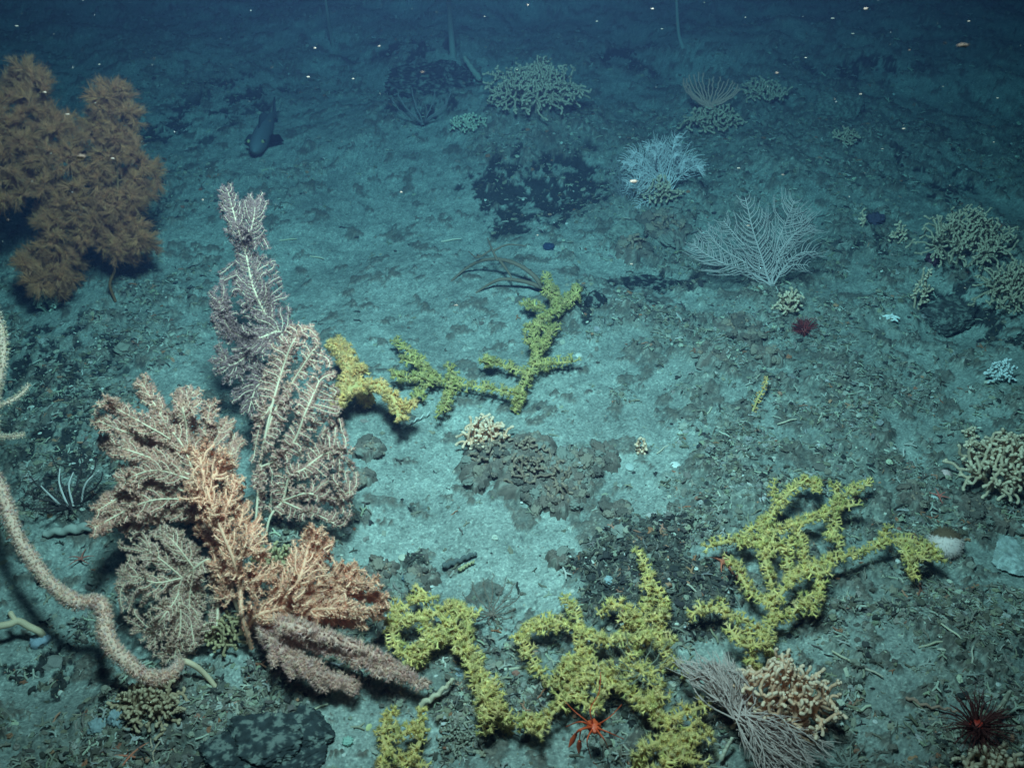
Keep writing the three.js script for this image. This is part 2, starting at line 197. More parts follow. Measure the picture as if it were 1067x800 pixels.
// ------------------------------------------------------------------ growth: branches that reach out to fill a space
function fanPlane(px, py, lean = 30, yaw = 0, h = 0) {   // a plane that stands on the seabed at that pixel and leans away
  const o = at(px, py, h), n = V(0, Math.sin(lean * Math.PI / 180), Math.cos(lean * Math.PI / 180)).applyAxisAngle(V(0, 1, 0), yaw * Math.PI / 180);
  return { o, n, on(x, y, off = 0) { const d = rayDir(x, y), t = (o.clone().addScaledVector(n, off).sub(camera.position).dot(n)) / d.dot(n); return camera.position.clone().addScaledVector(d, t); } };
}
function inPoly(x, y, poly) { let c = false; for (let i = 0, j = poly.length - 1; i < poly.length; j = i++) { const [xi, yi] = poly[i], [xj, yj] = poly[j]; if ((yi > y) !== (yj > y) && x < (xj - xi) * (y - yi) / (yj - yi) + xi) c = !c; } return c; }
function grow(seeds, attract, { step, kill, influence = 1e9, inertia = 0.35, jitter = 0.15, seed = 1, max = 6000 }) {
  const R = rng(seed), nodes = [], key = new Map();      // seeds: polylines of Vector3; one that starts on an earlier one is joined to it
  const add = (p, parent, owner) => { const n = { p, parent, kids: [], owner, i: nodes.length }; nodes.push(n); if (parent) parent.kids.push(n); return n; };
  seeds.forEach((line, si) => {
    let L = 0; for (let i = 1; i < line.length; i++) L += line[i].distanceTo(line[i - 1]);
    const pts = line.length > 2 ? smooth(line, Math.max(2, Math.round(L / step))) : [line[0], line[1]];
    let prev = null, best = 1e9; if (nodes.length) for (const n of nodes) { const d = n.p.distanceToSquared(pts[0]); if (d < best) { best = d; prev = n; } }
    for (let i = prev ? 1 : 0; i < pts.length; i++) prev = add(pts[i], prev, line.own ?? si);
  });
  let live = attract.map((p) => ({ p, d: 1e18, n: null })), fresh = nodes.slice(), guard = 0;
  while (live.length && fresh.length && nodes.length < max && guard++ < 400) {
    for (const a of live) for (const n of fresh) { const d = n.p.distanceToSquared(a.p); if (d < a.d) { a.d = d; a.n = n; } }
    live = live.filter((a) => a.d > kill * kill);
    const pull = new Map(); for (const a of live) if (a.d < influence * influence) { const v = pull.get(a.n) ?? V(0, 0, 0); v.add(a.p.clone().sub(a.n.p).normalize()); pull.set(a.n, v); }
    fresh = [];
    for (const [n, v] of pull) {
      if (v.lengthSq() < 1e-6) v.set(R() - .5, R() - .5, R() - .5); v.normalize(); if (n.parent) v.addScaledVector(n.p.clone().sub(n.parent.p).normalize(), inertia);
      v.x += (R() - .5) * jitter; v.y += (R() - .5) * jitter; v.z += (R() - .5) * jitter;
      const p = n.p.clone().addScaledVector(v.normalize(), step); if (n.kids.length > 3 || n.kids.some((k) => k.p.distanceToSquared(p) < step * step * 0.12)) continue;
      fresh.push(add(p, n, n.owner));
    }
  }
  for (let i = nodes.length - 1; i >= 0; i--) { const n = nodes[i]; n.tips = n.kids.length ? n.kids.reduce((s, k) => s + k.tips, 0) : 1; n.far = n.kids.length ? 1 + Math.max(...n.kids.map((k) => k.far)) : 0; }
  return nodes;
}
function chains(nodes) {                                 // runs of nodes, each following the heaviest child
  const out = [], todo = nodes.filter((n) => !n.parent).map((n) => [null, n]);
  while (todo.length) { const [from, start] = todo.pop(); const run = from ? [from, start] : [start]; let n = start; for (;;) { if (!n.kids.length) break; const k = n.kids.slice().sort((a, b) => b.tips - a.tips || b.far - a.far); for (const o of k.slice(1)) todo.push([n, o]); n = k[0]; run.push(n); } if (run.length > 1) out.push(run); }
  return out;
}
function tubesOf(nodes, rTip, power, rMax, sides, colorOf, grownTip = 1) {   // owner -> MB
  const by = new Map();
  for (const run of chains(nodes)) {
    const own = run[1].owner; if (!by.has(own)) by.set(own, new MB(!!colorOf));
    const rad = run.map((n) => Math.min(rMax, rTip * Math.pow(n.tips, power))); if (run[0] !== run[1].parent || run.length > 1) rad[0] = Math.min(rad[0], rad[1] * 1.15);
    if (grownTip !== 1) { rad[rad.length - 1] *= grownTip; if (rad.length > 2) rad[rad.length - 2] *= (1 + grownTip) / 2; }
    by.get(own).tube(run.map((n) => n.p), rad, sides, colorOf ? run.map(colorOf) : null);
  }
  return by;
}
// ---- polyps
const polypFine = (() => { const b = new MB(); b.tube([V(0, 0, 0), V(0, 0.5, 0)], (t) => 0.06 + 0.02 * t, 4); for (let k = 0; k < 8; k++) { const a = k / 8 * 6.283 + 0.3, c = Math.cos(a), s = Math.sin(a), u = 0.78 + 0.22 * Math.sin(k * 5.1); b.blade(V(c * 0.04, 0.4, s * 0.04), V(c * 0.34, u, s * 0.34), 0.036); } return b.build(); })();
const polypCup = (() => { const b = new MB(); b.tube([V(0, -0.1, 0), V(0, 0.3, 0), V(0, 0.58, 0), V(0, 0.72, 0)], [0.17, 0.115, 0.14, 0.17], 6); for (let k = 0; k < 9; k++) { const a = k / 9 * 6.283, c = Math.cos(a), s = Math.sin(a), u = 0.98 + 0.1 * Math.sin(k * 3.7); b.blade(V(c * 0.13, 0.64, s * 0.13), V(c * 0.44, u, s * 0.44), 0.06); } return b.build(); })();
const spray = (() => { const b = new MB(), R = rng(77); for (let k = 0; k < 11; k++) { const a = R() * 6.283, e = 0.25 + R() * 0.75, c = Math.cos(a) * e, s = Math.sin(a) * e, L = 0.6 + 0.4 * R(), y = R() * 0.3, m = V(c * 0.35, y + L * 0.5, s * 0.35); b.tube([V(0, y, 0), m, V(c * 0.75, y + L * 0.85, s * 0.75)], (t) => 0.014 * (1.1 - t), 3); for (let j = 0; j < 3; j++) { const q = V(0, y, 0).lerp(m, 0.5 + 0.3 * j); b.blade(q, V(q.x + (R() - .5) * 0.35, q.y + 0.22, q.z + (R() - .5) * 0.35), 0.011); } } return b.build(); })();
const UP = V(0, 1, 0);
const quat = (dir, spin) => new THREE.Quaternion().setFromUnitVectors(UP, dir).multiply(new THREE.Quaternion().setFromAxisAngle(UP, spin));
function tint(c, R, k = 0.18) { const f = 1 + (R() - .5) * 2 * k; return col(c.r * f, c.g * (f + (R() - .5) * k * 0.6), c.b * (f + (R() - .5) * k)); }

// ---- sea fans: pale branches in a plane, fringed with soft polyps
function seaFan(t, o) {
  const { plane, poly, seeds, gap, twig, tp = 0.36, rMax, polyp, seed } = o, R = rng(seed), pts = [];
  let x0 = 1e9, x1 = -1e9, y0 = 1e9, y1 = -1e9; for (const [x, y] of poly) { x0 = Math.min(x0, x); x1 = Math.max(x1, x); y0 = Math.min(y0, y); y1 = Math.max(y1, y); }
  const bend = o.bend ?? 0.03, off = (x, y) => (o.off ?? 0) + bend * n2(x * 0.018 + seed, y * 0.018) + bend * 0.35 * n2(x * 0.06, y * 0.06 + seed);
  const P = (x, y) => plane.on(x, y, off(x, y));
  for (let y = y0; y < y1; y += gap * 0.62) for (let x = x0; x < x1; x += gap * 0.62) { const qx = x + R() * gap * 0.6, qy = y + R() * gap * 0.6; if (inPoly(qx, qy, poly)) pts.push(P(qx, qy).addScaledVector(plane.n, (R() - .5) * (o.thick ?? 0.02))); }
  const u = mpp(plane.on((x0 + x1) / 2, (y0 + y1) / 2)), lines = seeds.map((l) => l.map(([x, y]) => P(x, y)));
  if (o.pinnate) lines.slice().forEach((l, own) => { const c = new THREE.CatmullRomCurve3(l), L = c.getLength(), n = Math.floor(L / (u * o.pinnate.gap)); for (let i = 1; i <= n; i++) for (const sg of [-1, 1]) { const s = (i - 0.5 + (R() - .5) * 0.5) / n; if (s < (own ? 0.1 : 0.35)) continue; const p = c.getPoint(s), T = c.getTangent(s), S = V().crossVectors(T, plane.n).normalize().multiplyScalar(sg), e = u * o.pinnate.len * (0.65 + 0.6 * R()) * (1.05 - 0.55 * s), dn = (R() - .5) * e * (o.pinnate.lift ?? 0.5); const tw = [p, p.clone().addScaledVector(S, e * 0.42).addScaledVector(T, e * 0.38).addScaledVector(plane.n, dn * 0.5), p.clone().addScaledVector(S, e * 0.62).addScaledVector(T, e * 0.86).addScaledVector(plane.n, dn)]; tw.own = own; lines.push(tw); } });
  const nodes = grow(lines, o.fill === false ? [] : pts, { step: u * (o.step ?? 3.2), kill: u * gap * 0.62, inertia: o.inertia ?? 0.8, jitter: 0.22, seed });
  const by = tubesOf(nodes, twig, tp, rMax, 5), lists = new Map();
  for (const n of nodes) {
    if (!n.parent || n.tips > (o.bareOver ?? 60)) continue;
    const T = n.p.clone().sub(n.parent.p).normalize(), side = V().crossVectors(T, plane.n).normalize(), out = V().crossVectors(side, T).normalize(); if (out.dot(plane.n) < 0) out.negate();
    if (!lists.has(n.owner)) lists.set(n.owner, []);
    for (let k = 0; k < polyp.n; k++) {
      const sgn = R() < 0.5 ? -1 : 1, lift = polyp.front ? -0.5 + R() * 1.7 : -1.1 + R() * 1.35, d = side.clone().multiplyScalar(sgn).addScaledVector(out, lift).addScaledVector(T, 0.2 + R() * 0.5).normalize();
      lists.get(n.owner).push({ p: n.parent.p.clone().lerp(n.p, R()), q: quat(d, R() * 6), s: polyp.len * (0.65 + 0.6 * R()), c: tint(polyp.c[(R() * polyp.c.length) | 0], R) });
    }
  }
  for (const [own, b] of by) { const br = part('branch', b.build(), o.m, t); if (lists.get(own)?.length) { const pm = copies('polyps', polypFine, polyp.m, lists.get(own), br); } }
  return nodes;
}
// ---- a branch thickly set with polyps
function polypBranch(t, path, r, o) {
  const R = rng(o.seed), u = path.reduce((s, p, i) => i ? s + p.distanceTo(path[i - 1]) : 0, 0), k = Math.max(4, Math.round(u / (r * 0.9))), pts = smooth(path, k).map((p) => p.add(V((R() - .5), (R() - .5), (R() - .5)).multiplyScalar(r * 0.25)));
  const taper = (s) => r * (s > 0.85 ? lerp(1, 0.55, (s - 0.85) / 0.15) : s < 0.05 ? 0.8 : 1) * (0.9 + 0.2 * n2(s * 9, o.seed)) * (o.tail ? lerp(1.1, o.tail, s) : 1);
  const br = part(o.name ?? 'branch', new MB().tube(pts, taper, 8).build(), o.m, t), list = [], n = Math.round(u / o.gap);
  const curve = new THREE.CatmullRomCurve3(pts), F = V();
  for (let i = 0; i < n; i++) { const s = (i + R()) / n, p = curve.getPoint(s), T = curve.getTangent(s), N = V(T.y, -T.x, 0.2).cross(T).normalize(), B = V().crossVectors(T, N); for (let k2 = 0; k2 < o.around; k2++) { const a = (k2 + R() * 0.8) / o.around * 6.283; F.copy(N).multiplyScalar(Math.cos(a)).addScaledVector(B, Math.sin(a)); if (F.y < -0.75) continue; const d = F.clone().addScaledVector(T, (R() - .5) * 0.7 + (s > 0.95 ? 0.9 : 0)); d.normalize(); list.push({ p: p.clone().addScaledVector(F, taper(s) * 0.8), q: quat(d, R() * 6), s: o.len * (0.7 + 0.55 * R()) * (o.tail ? lerp(1.1, 0.8, s) : 1), c: tint(o.c[(R() * o.c.length) | 0], R, 0.22) }); const e = list[list.length - 1]; if (o.ragged) { const w = n2(s * u * 22 + o.seed, a); e.s *= clamp(0.95 + 0.5 * w, 0.45, 1.4); if (w < (o.bare ?? -0.62)) list.pop(); } } }
  copies('polyps', o.geo ?? polypCup, o.pm, list, br); return br;
}
// ---- stony coral: stubby forking branches with flared cups
function stonyCoral(t, c, rx, ry, rz, o) {               // c: centre of the foot
  const R = rng(o.seed), pts = [], n = o.n;
  while (pts.length < n) { const a = R() * 6.283, e = Math.sqrt(R()), y = Math.pow(R(), 0.6), k = Math.sqrt(Math.max(0, 1 - y * y)) * e; const w = 0.85 + 0.3 * n3(Math.cos(a) * 2 + o.seed, y * 2, Math.sin(a) * 2); if (R() < 0.25 + 0.75 * Math.max(y, e)) pts.push(V(c.x + Math.cos(a) * k * rx * w, c.y + y * ry * w + 0.1 * ry, c.z + Math.sin(a) * k * rz * w)); }
  const stems = []; const m = o.stems ?? 5; for (let k = 0; k < m; k++) { const a = k / m * 6.283 + R(), f = 0.25 + 0.4 * R(); stems.push([V(c.x + Math.cos(a) * rx * 0.15, c.y - 0.02, c.z + Math.sin(a) * rz * 0.15), V(c.x + Math.cos(a) * rx * f * 0.6, c.y + ry * 0.25, c.z + Math.sin(a) * rz * f * 0.6), V(c.x + Math.cos(a) * rx * f, c.y + ry * 0.45, c.z + Math.sin(a) * rz * f)]); }
  const all = stems.map((s, i) => grow([s], pts.filter((p) => { let best = 0, bd = 1e9; stems.forEach((q, j) => { const d = q[2].distanceTo(p); if (d < bd) { bd = d; best = j; } }); return best === i; }), { step: o.r * 1.8, kill: o.r * 2.2, inertia: 0.15, jitter: 0.9, seed: o.seed + i, max: 1500 }));
  for (const nodes of all) {
    const b = new MB(true); for (const bb of tubesOf(nodes, o.r, 0.08, o.r * 1.5, 6, (q) => q.far < 1.5 ? o.tip : o.mid, 1.3).values()) { const off = b.v; for (let i = 0; i < bb.p.length; i++) { b.p.push(bb.p[i]); b.n.push(bb.n[i]); b.c.push(bb.c[i]); } for (const i of bb.i) b.i.push(i + off); b.v += bb.v; }
    part('branch', b.build(), o.m, t);
  }
}
// ---- a feathered plume: one stem with fine pinnules on both sides, drawn on a plane
function plume(t, plane, path, o) {
  const R = rng(o.seed), L = path.map(([x, y, d]) => plane.on(x, y, d ?? 0)), pts = smooth(L, o.k ?? 16), b = new MB(), len = pts.reduce((s, p, i) => i ? s + p.distanceTo(pts[i - 1]) : 0, 0);
  b.tube(pts, (s) => o.r * (1.05 - 0.65 * s), 5);
  const curve = new THREE.CatmullRomCurve3(pts), n = Math.round(len / o.gap);
  for (let i = 1; i < n; i++) for (const sg of [-1, 1]) { const s = (i + R() * 0.7) / n; if (s < (o.from ?? 0.15) || s > 1 || R() < 0.14) continue; const p = curve.getPoint(s), T = curve.getTangent(s), S = V().crossVectors(T, plane.n).normalize().multiplyScalar(sg * (o.bias && sg !== o.bias ? 0.55 : 1)), l = o.len * (0.35 + 0.75 * R()) * Math.sin(Math.PI * (0.12 + 0.8 * s)) + 0.004, m = p.clone().addScaledVector(S, l * 0.42).addScaledVector(T, l * 0.3).addScaledVector(plane.n, (R() - .5) * l * 0.4), e = m.clone().addScaledVector(S, l * 0.22).addScaledVector(T, l * 0.5).addScaledVector(plane.n, (R() - .5) * l * 0.3); b.tube(smooth([p, m, e], 4), (q) => o.r * 0.45 * (1.05 - 0.6 * q), 4, null, false); if (o.fine) for (let j = 0; j < 5; j++) { const q = p.clone().lerp(m, 0.4 + j * 0.15); if (j > 2) q.copy(m).lerp(e, (j - 2) * 0.33); b.blade(q, q.clone().addScaledVector(T, o.fine * (0.6 + R() * 0.6)).addScaledVector(S, (R() - .4) * o.fine * 0.8).addScaledVector(plane.n, (R() - .5) * o.fine), o.r * 0.2); } }
  return part(o.name ?? 'branch', b.build(), o.m, t);
}
const vcol = (name, rough = 0.85) => mat(name, col(1, 1, 1), rough, { vertexColors: true });

// ------------------------------------------------------------------ the gorgonian thicket beside the whip coral
const mCream = mat('cream_axis', col(0.80, 0.60, 0.43), 0.85), mStem = mat('stem_buff', col(0.55, 0.38, 0.24), 0.8);
const mFuzz = new THREE.MeshPhysicalMaterial({ name: 'polyp_tissue', color: 0xffffff, roughness: 0.95, transmission: 0.15, thickness: 0, specularIntensity: 0.4 });
const mauve = [col(0.74, 0.38, 0.30), col(0.64, 0.32, 0.26), col(0.82, 0.46, 0.37)], dusk = [col(0.46, 0.26, 0.25), col(0.52, 0.30, 0.29), col(0.40, 0.215, 0.21)], rose = [col(0.78, 0.40, 0.30), col(0.70, 0.34, 0.26), col(0.86, 0.50, 0.39)], peach = [col(0.95, 0.43, 0.285), col(0.90, 0.37, 0.24), col(0.97, 0.55, 0.39)];
{
  const t = thing('sea_fan', 'dusky mauve sea fan with its narrow tip rising above the other fans', 'sea fan', at(283, 575), 'sea fans of the thicket');
  seaFan(t, { plane: fanPlane(283, 575, 38, 0), off: -0.10, bend: 0.04, seed: 3, gap: 7, twig: 0.0008, tp: 0.27, rMax: 0.0026, m: mCream, thick: .01, pinnate: { gap: 5, len: 22, lift: .15 }, polyp: { n: 6, len: 0.0095, c: dusk, m: mFuzz, front: true },
    poly: [[233, 188], [243, 200], [250, 225], [262, 205], [268, 215], [268, 240], [285, 265], [297, 290], [303, 320], [315, 345], [300, 370], [280, 395], [268, 425], [258, 440], [240, 420], [228, 390], [220, 350], [219, 310], [226, 285], [240, 282], [243, 262], [232, 235], [227, 205]],
    seeds: [[[281, 560], [284, 480], [290, 400], [292, 346], [270, 352], [250, 350], [236, 338], [228, 312]], [[292, 346], [277, 328], [264, 300], [256, 265], [247, 235], [236, 195]], [[288, 400], [270, 400], [258, 430]], [[255, 263], [264, 228], [266, 208]], [[270, 352], [255, 372], [240, 380], [228, 372]]] });
}
{
  const t = thing('sea_fan', 'broad mauve sea fan with fine cream branches beside the golden clump', 'sea fan', at(275, 580), 'sea fans of the thicket');
  seaFan(t, { plane: fanPlane(275, 580, 34, -6), bend: 0.02, seed: 8, gap: 6.4, twig: 0.0009, tp: 0.27, rMax: 0.0028, m: mCream, polyp: { n: 8, len: 0.0100, c: mauve, m: mFuzz },
    poly: [[300, 335], [320, 340], [328, 333], [330, 350], [345, 375], [352, 400], [355, 440], [368, 470], [372, 500], [366, 540], [345, 552], [325, 540], [305, 545], [290, 540], [268, 535], [262, 500], [260, 460], [264, 420], [272, 390], [284, 355]],
    seeds: [[[265, 560], [268, 520], [271, 485], [276, 455], [284, 420], [294, 385], [306, 355], [318, 342]], [[271, 487], [287, 479], [306, 460], [318, 430], [332, 398]], [[276, 455], [284, 432], [302, 402], [326, 365]], [[276, 560], [282, 537], [294, 522], [302, 496], [316, 489], [336, 474], [358, 468]], [[294, 522], [320, 514], [344, 520], [366, 512]], [[294, 522], [312, 530], [330, 536], [352, 548]], [[284, 420], [272, 440], [265, 470]]] });
}
{
  const t = thing('sea_fan', 'rosy brown sea fan with splayed finger branches above the lattice fan', 'sea fan', at(245, 650), 'sea fans of the thicket');
  seaFan(t, { plane: fanPlane(245, 650, 36, 8), bend: 0.05, seed: 15, gap: 9, twig: 0.0008, tp: 0.26, rMax: 0.0034, bareOver: 400, pinnate: { gap: 6.5, len: 17 }, m: mCream, polyp: { n: 8, len: 0.0100, c: rose, m: mFuzz },
    poly: [[148, 397], [165, 420], [175, 435], [180, 410], [190, 405], [194, 425], [205, 428], [215, 420], [232, 440], [248, 455], [250, 470], [240, 500], [245, 525], [235, 545], [215, 545], [190, 545], [165, 545], [130, 555], [100, 555], [95, 540], [110, 520], [122, 500], [108, 470], [100, 455], [108, 445], [105, 425], [115, 418], [138, 442], [152, 428]],
    seeds: [[[256, 655], [244, 625], [238, 595], [224, 555], [207, 510]], [[207, 510], [192, 468], [172, 440], [157, 415], [147, 398]], [[205, 500], [196, 455], [190, 425], [186, 407]], [[207, 505], [211, 465], [219, 421]], [[209, 505], [223, 460], [236, 439]], [[200, 490], [182, 462], [150, 442], [125, 428], [108, 419]], [[196, 485], [165, 462], [130, 450], [101, 438]], [[198, 495], [165, 480], [130, 468], [104, 462]], [[200, 500], [160, 490], [122, 503]], [[205, 515], [160, 506], [125, 518], [101, 532]], [[207, 520], [155, 522], [112, 542], [98, 550]], [[212, 530], [170, 532], [128, 553]], [[222, 550], [234, 510], [240, 475], [248, 458]], [[192, 430], [201, 408]]] });
}
{
  const t = thing('sea_fan', 'flat cream and brown lattice fan spread over the end of the whip coral', 'sea fan', at(225, 660), 'sea fans of the thicket');
  seaFan(t, { plane: fanPlane(225, 660, 42, 10), off: 0.03, bend: 0.03, seed: 21, gap: 6, twig: 0.00072, tp: 0.25, rMax: 0.0028, bareOver: 500, m: mCream, thick: .006, pinnate: { gap: 7, len: 16, lift: .1 }, polyp: { n: 7, len: 0.0085, c: [col(0.78, 0.44, 0.34), col(0.84, 0.52, 0.41)], m: mFuzz },
    poly: [[150, 548], [180, 545], [200, 560], [215, 575], [222, 600], [226, 620], [218, 640], [214, 665], [200, 682], [185, 690], [165, 690], [150, 676], [135, 655], [125, 635], [120, 610], [125, 590], [132, 580], [120, 570], [138, 558]],
    seeds: [[[226, 655], [226, 610], [218, 583], [202, 592], [190, 602], [184, 622], [170, 642], [154, 662]], [[190, 602], [162, 607], [142, 601], [124, 601]], [[186, 618], [188, 650], [181, 686]], [[202, 592], [197, 630], [202, 672]], [[190, 602], [166, 582], [150, 571]], [[202, 592], [182, 566], [165, 551]]] });
}
{
  const t = thing('sea_fan', 'bright peach orange sea fan spreading over two drooping brown arms', 'sea fan', at(262, 668), 'sea fans of the thicket');
  const pl = fanPlane(262, 668, 40, -4);
  seaFan(t, { plane: pl, off: 0.06, bend: 0.05, thick: 0.045, seed: 31, gap: 7.5, twig: 0.0019, tp: 0.18, rMax: 0.004, bareOver: 9999, pinnate: { gap: 5.5, len: 18, lift: 0.6 }, m: mat('peach_axis', col(0.95, 0.50, 0.33), 0.8), polyp: { n: 4, len: 0.0085, c: peach, m: mFuzz, front: true },
    poly: [[190, 470], [215, 450], [238, 470], [250, 500], [265, 545], [280, 575], [298, 592], [312, 560], [325, 550], [342, 560], [346, 582], [372, 585], [375, 600], [395, 605], [405, 620], [402, 640], [385, 645], [365, 652], [340, 652], [310, 652], [290, 642], [255, 640], [232, 615], [216, 580], [202, 545], [196, 510]],
    seeds: [[[262, 676], [252, 640], [250, 612], [244, 585], [228, 545], [214, 505], [207, 470]], [[257, 655], [270, 640], [300, 632], [340, 625], [380, 620], [403, 625]], [[290, 634], [312, 602], [322, 568], [328, 552]], [[300, 634], [334, 606], [372, 590]], [[300, 636], [340, 641], [378, 648]], [[244, 585], [262, 570], [276, 580]], [[228, 545], [240, 520], [246, 500]], [[310, 634], [350, 612], [393, 606]], [[300, 634], [322, 588], [342, 562]], [[312, 636], [350, 634], [398, 640]], [[290, 634], [300, 610], [310, 570]], [[305, 634], [345, 600], [372, 598]], [[240, 575], [222, 560], [210, 548]], [[248, 600], [232, 596], [222, 585]], [[250, 615], [268, 600], [288, 598]], [[250, 620], [236, 622], [228, 612]], [[246, 590], [262, 560], [264, 545]], [[236, 565], [250, 545], [254, 525]], [[214, 505], [228, 490], [236, 472]], [[220, 525], [205, 515], [198, 500]]] });
}
const armTone = [col(0.78, 0.42, 0.34), col(0.66, 0.35, 0.29), col(0.88, 0.55, 0.45)];
{
  const t = thing('soft_coral', 'brownish pink coral with two thick furry arms drooping onto the sand', 'coral', at(275, 660));
  const o = (seed, k = 1) => ({ seed, m: mat('arm_flesh', col(0.74, 0.42, 0.33), 0.85), pm: mFuzz, geo: polypFine, c: armTone, gap: 0.0030, around: 10, len: 0.0140 * k, ragged: true, tail: 0.35 });
  const P = (l) => l.map(([x, y, h]) => at(x, y, h));
  polypBranch(t, P([[268, 645, .07], [300, 657, .10], [340, 671, .10], [395, 694, .08], [446, 714, .05]]), 0.0135, o(1));
  polypBranch(t, P([[272, 652, .07], [290, 676, .09], [315, 695, .08], [345, 709, .06], [372, 716, .05]]), 0.0085, o(2));
  polypBranch(t, P([[264, 640, .08], [280, 655, .09], [290, 672, .06]]), 0.006, o(3, .7));
  polypBranch(t, P([[296, 652, .13], [335, 662, .13], [385, 680, .10], [420, 698, .07]]), 0.010, o(4));
  polypBranch(t, P([[258, 655, .0], [262, 648, .05], [268, 644, .08]]), 0.010, { ...o(5, .7), tail: 1 });
  const R = rng(46); for (const [l, n] of [[[[268, 645, .07], [300, 657, .10], [340, 671, .10], [395, 694, .08], [446, 714, .05]], 22], [[[272, 652, .07], [290, 676, .09], [315, 695, .08], [345, 709, .06], [372, 716, .05]], 12]]) { const c = new THREE.CatmullRomCurve3(P(l)); for (let k = 0; k < n; k++) { const s = .12 + .8 * (k + R()) / n, p = c.getPoint(s), T = c.getTangent(s), S = V(-T.z, .2, T.x).multiplyScalar(k % 2 ? 1 : -1).setY(.25 * R()).normalize(), e = .03 * (1.15 - .6 * s) * (.7 + .6 * R()); polypBranch(t, [p, p.clone().addScaledVector(S, e * .5).addScaledVector(T, e * .5), p.clone().addScaledVector(S, e * .75).addScaledVector(T, e * 1.2)], .0042, { ...o(60 + k, .75), name: 'branchlet' }); } }
}
// ------------------------------------------------------------------ whip corals at the edge
{
  const t = thing('whip_coral', 'long furry cream whip coral snaking past the lattice fan', 'whip coral', at(187, 700)), P = (l) => l.map(([x, y, h]) => at(x, y, h));
  const c = [col(0.94, 0.58, 0.47), col(0.97, 0.70, 0.59), col(0.90, 0.50, 0.40)];
  polypBranch(t, P([[-60, 440, .30], [-25, 470, .26], [0, 508, .22], [12, 545, .20], [32, 583, .18], [60, 615, .17], [84, 628, .165], [100, 626, .16], [108, 638, .15], [110, 662, .13], [131, 690, .10], [156, 706, .07], [178, 702, .06], [187, 691, .06]]), 0.0112, { seed: 41, m: mat('whip_flesh', col(0.90, 0.54, 0.41), 0.85), pm: mFuzz, geo: polypFine, c, gap: 0.0032, around: 12, len: 0.0100, name: 'fleshy_stem' });
  part('bare_stalk', new MB().tube(smooth(P([[185, 694, .055], [190, 689, .06], [200, 692, .055], [213, 702, .03], [230, 723, -.01]]), 24), (s) => 0.0062 - 0.002 * s, 9).build(), mat('stalk_pale', col(0.76, 0.54, 0.36), 0.7), t);
}
{
  const t = thing('whip_coral', 'cream whip coral with two short furry side twigs at the picture edge', 'whip coral', at(-20, 520)), P = (l) => l.map(([x, y, h]) => at(x, y, h)), c = [col(0.9, 0.62, 0.47), col(0.95, 0.72, 0.56)];
  t.userData.label = 'upright cream whip coral with two short furry side twigs';
  const o = (seed, k = 1) => ({ seed, m: mat('whip_flesh'), pm: mFuzz, geo: polypFine, c, gap: 0.0040, around: 8, len: 0.010 * k, name: 'stem' });
  polypBranch(t, P([[-22, 520, .0], [-14, 490, .10], [-6, 455, .18], [-7, 425, .24], [-2, 400, .28], [2, 375, .32], [1, 345, .36], [-6, 318, .40]]), 0.0068, o(51));
  polypBranch(t, P([[-7, 425, .24], [6, 420, .25], [20, 412, .25], [30, 401, .26]]), 0.0036, { ...o(52, .8), name: 'side_twig' });
  polypBranch(t, P([[-6, 455, .18], [10, 455, .19], [25, 453, .19]]), 0.0034, { ...o(53, .8), name: 'side_twig' });
}
{
  const t = thing('forked_stalk', 'smooth pale forked stalk on a bluish white foot', 'coral', at(43, 668)), P = (l) => l.map(([x, y, h]) => at(x, y, h));
  part('stem', new MB().tube(smooth(P([[-30, 660, .05], [-5, 653, .06], [10, 650, .06], [18, 647, .06], [30, 653, .045], [42, 659, .03], [43, 668, -.01]]), 30), 0.0066, 9).build(), mat('stalk_pale'), t);
  part('fork', new MB().tube(smooth(P([[17, 648, .06], [13, 643, .065], [10, 638, .07]]), 6), 0.005, 8).build(), mat('stalk_pale'), t);
  const g = lump(5, 0.018, 0.016, 0.016, 0.3, 3); const c = at(42, 668, .006); g.translate(c.x, c.y, c.z); part('foot', g, mat('blue_white', col(0.36, 0.42, 0.50), 0.85), t);
}
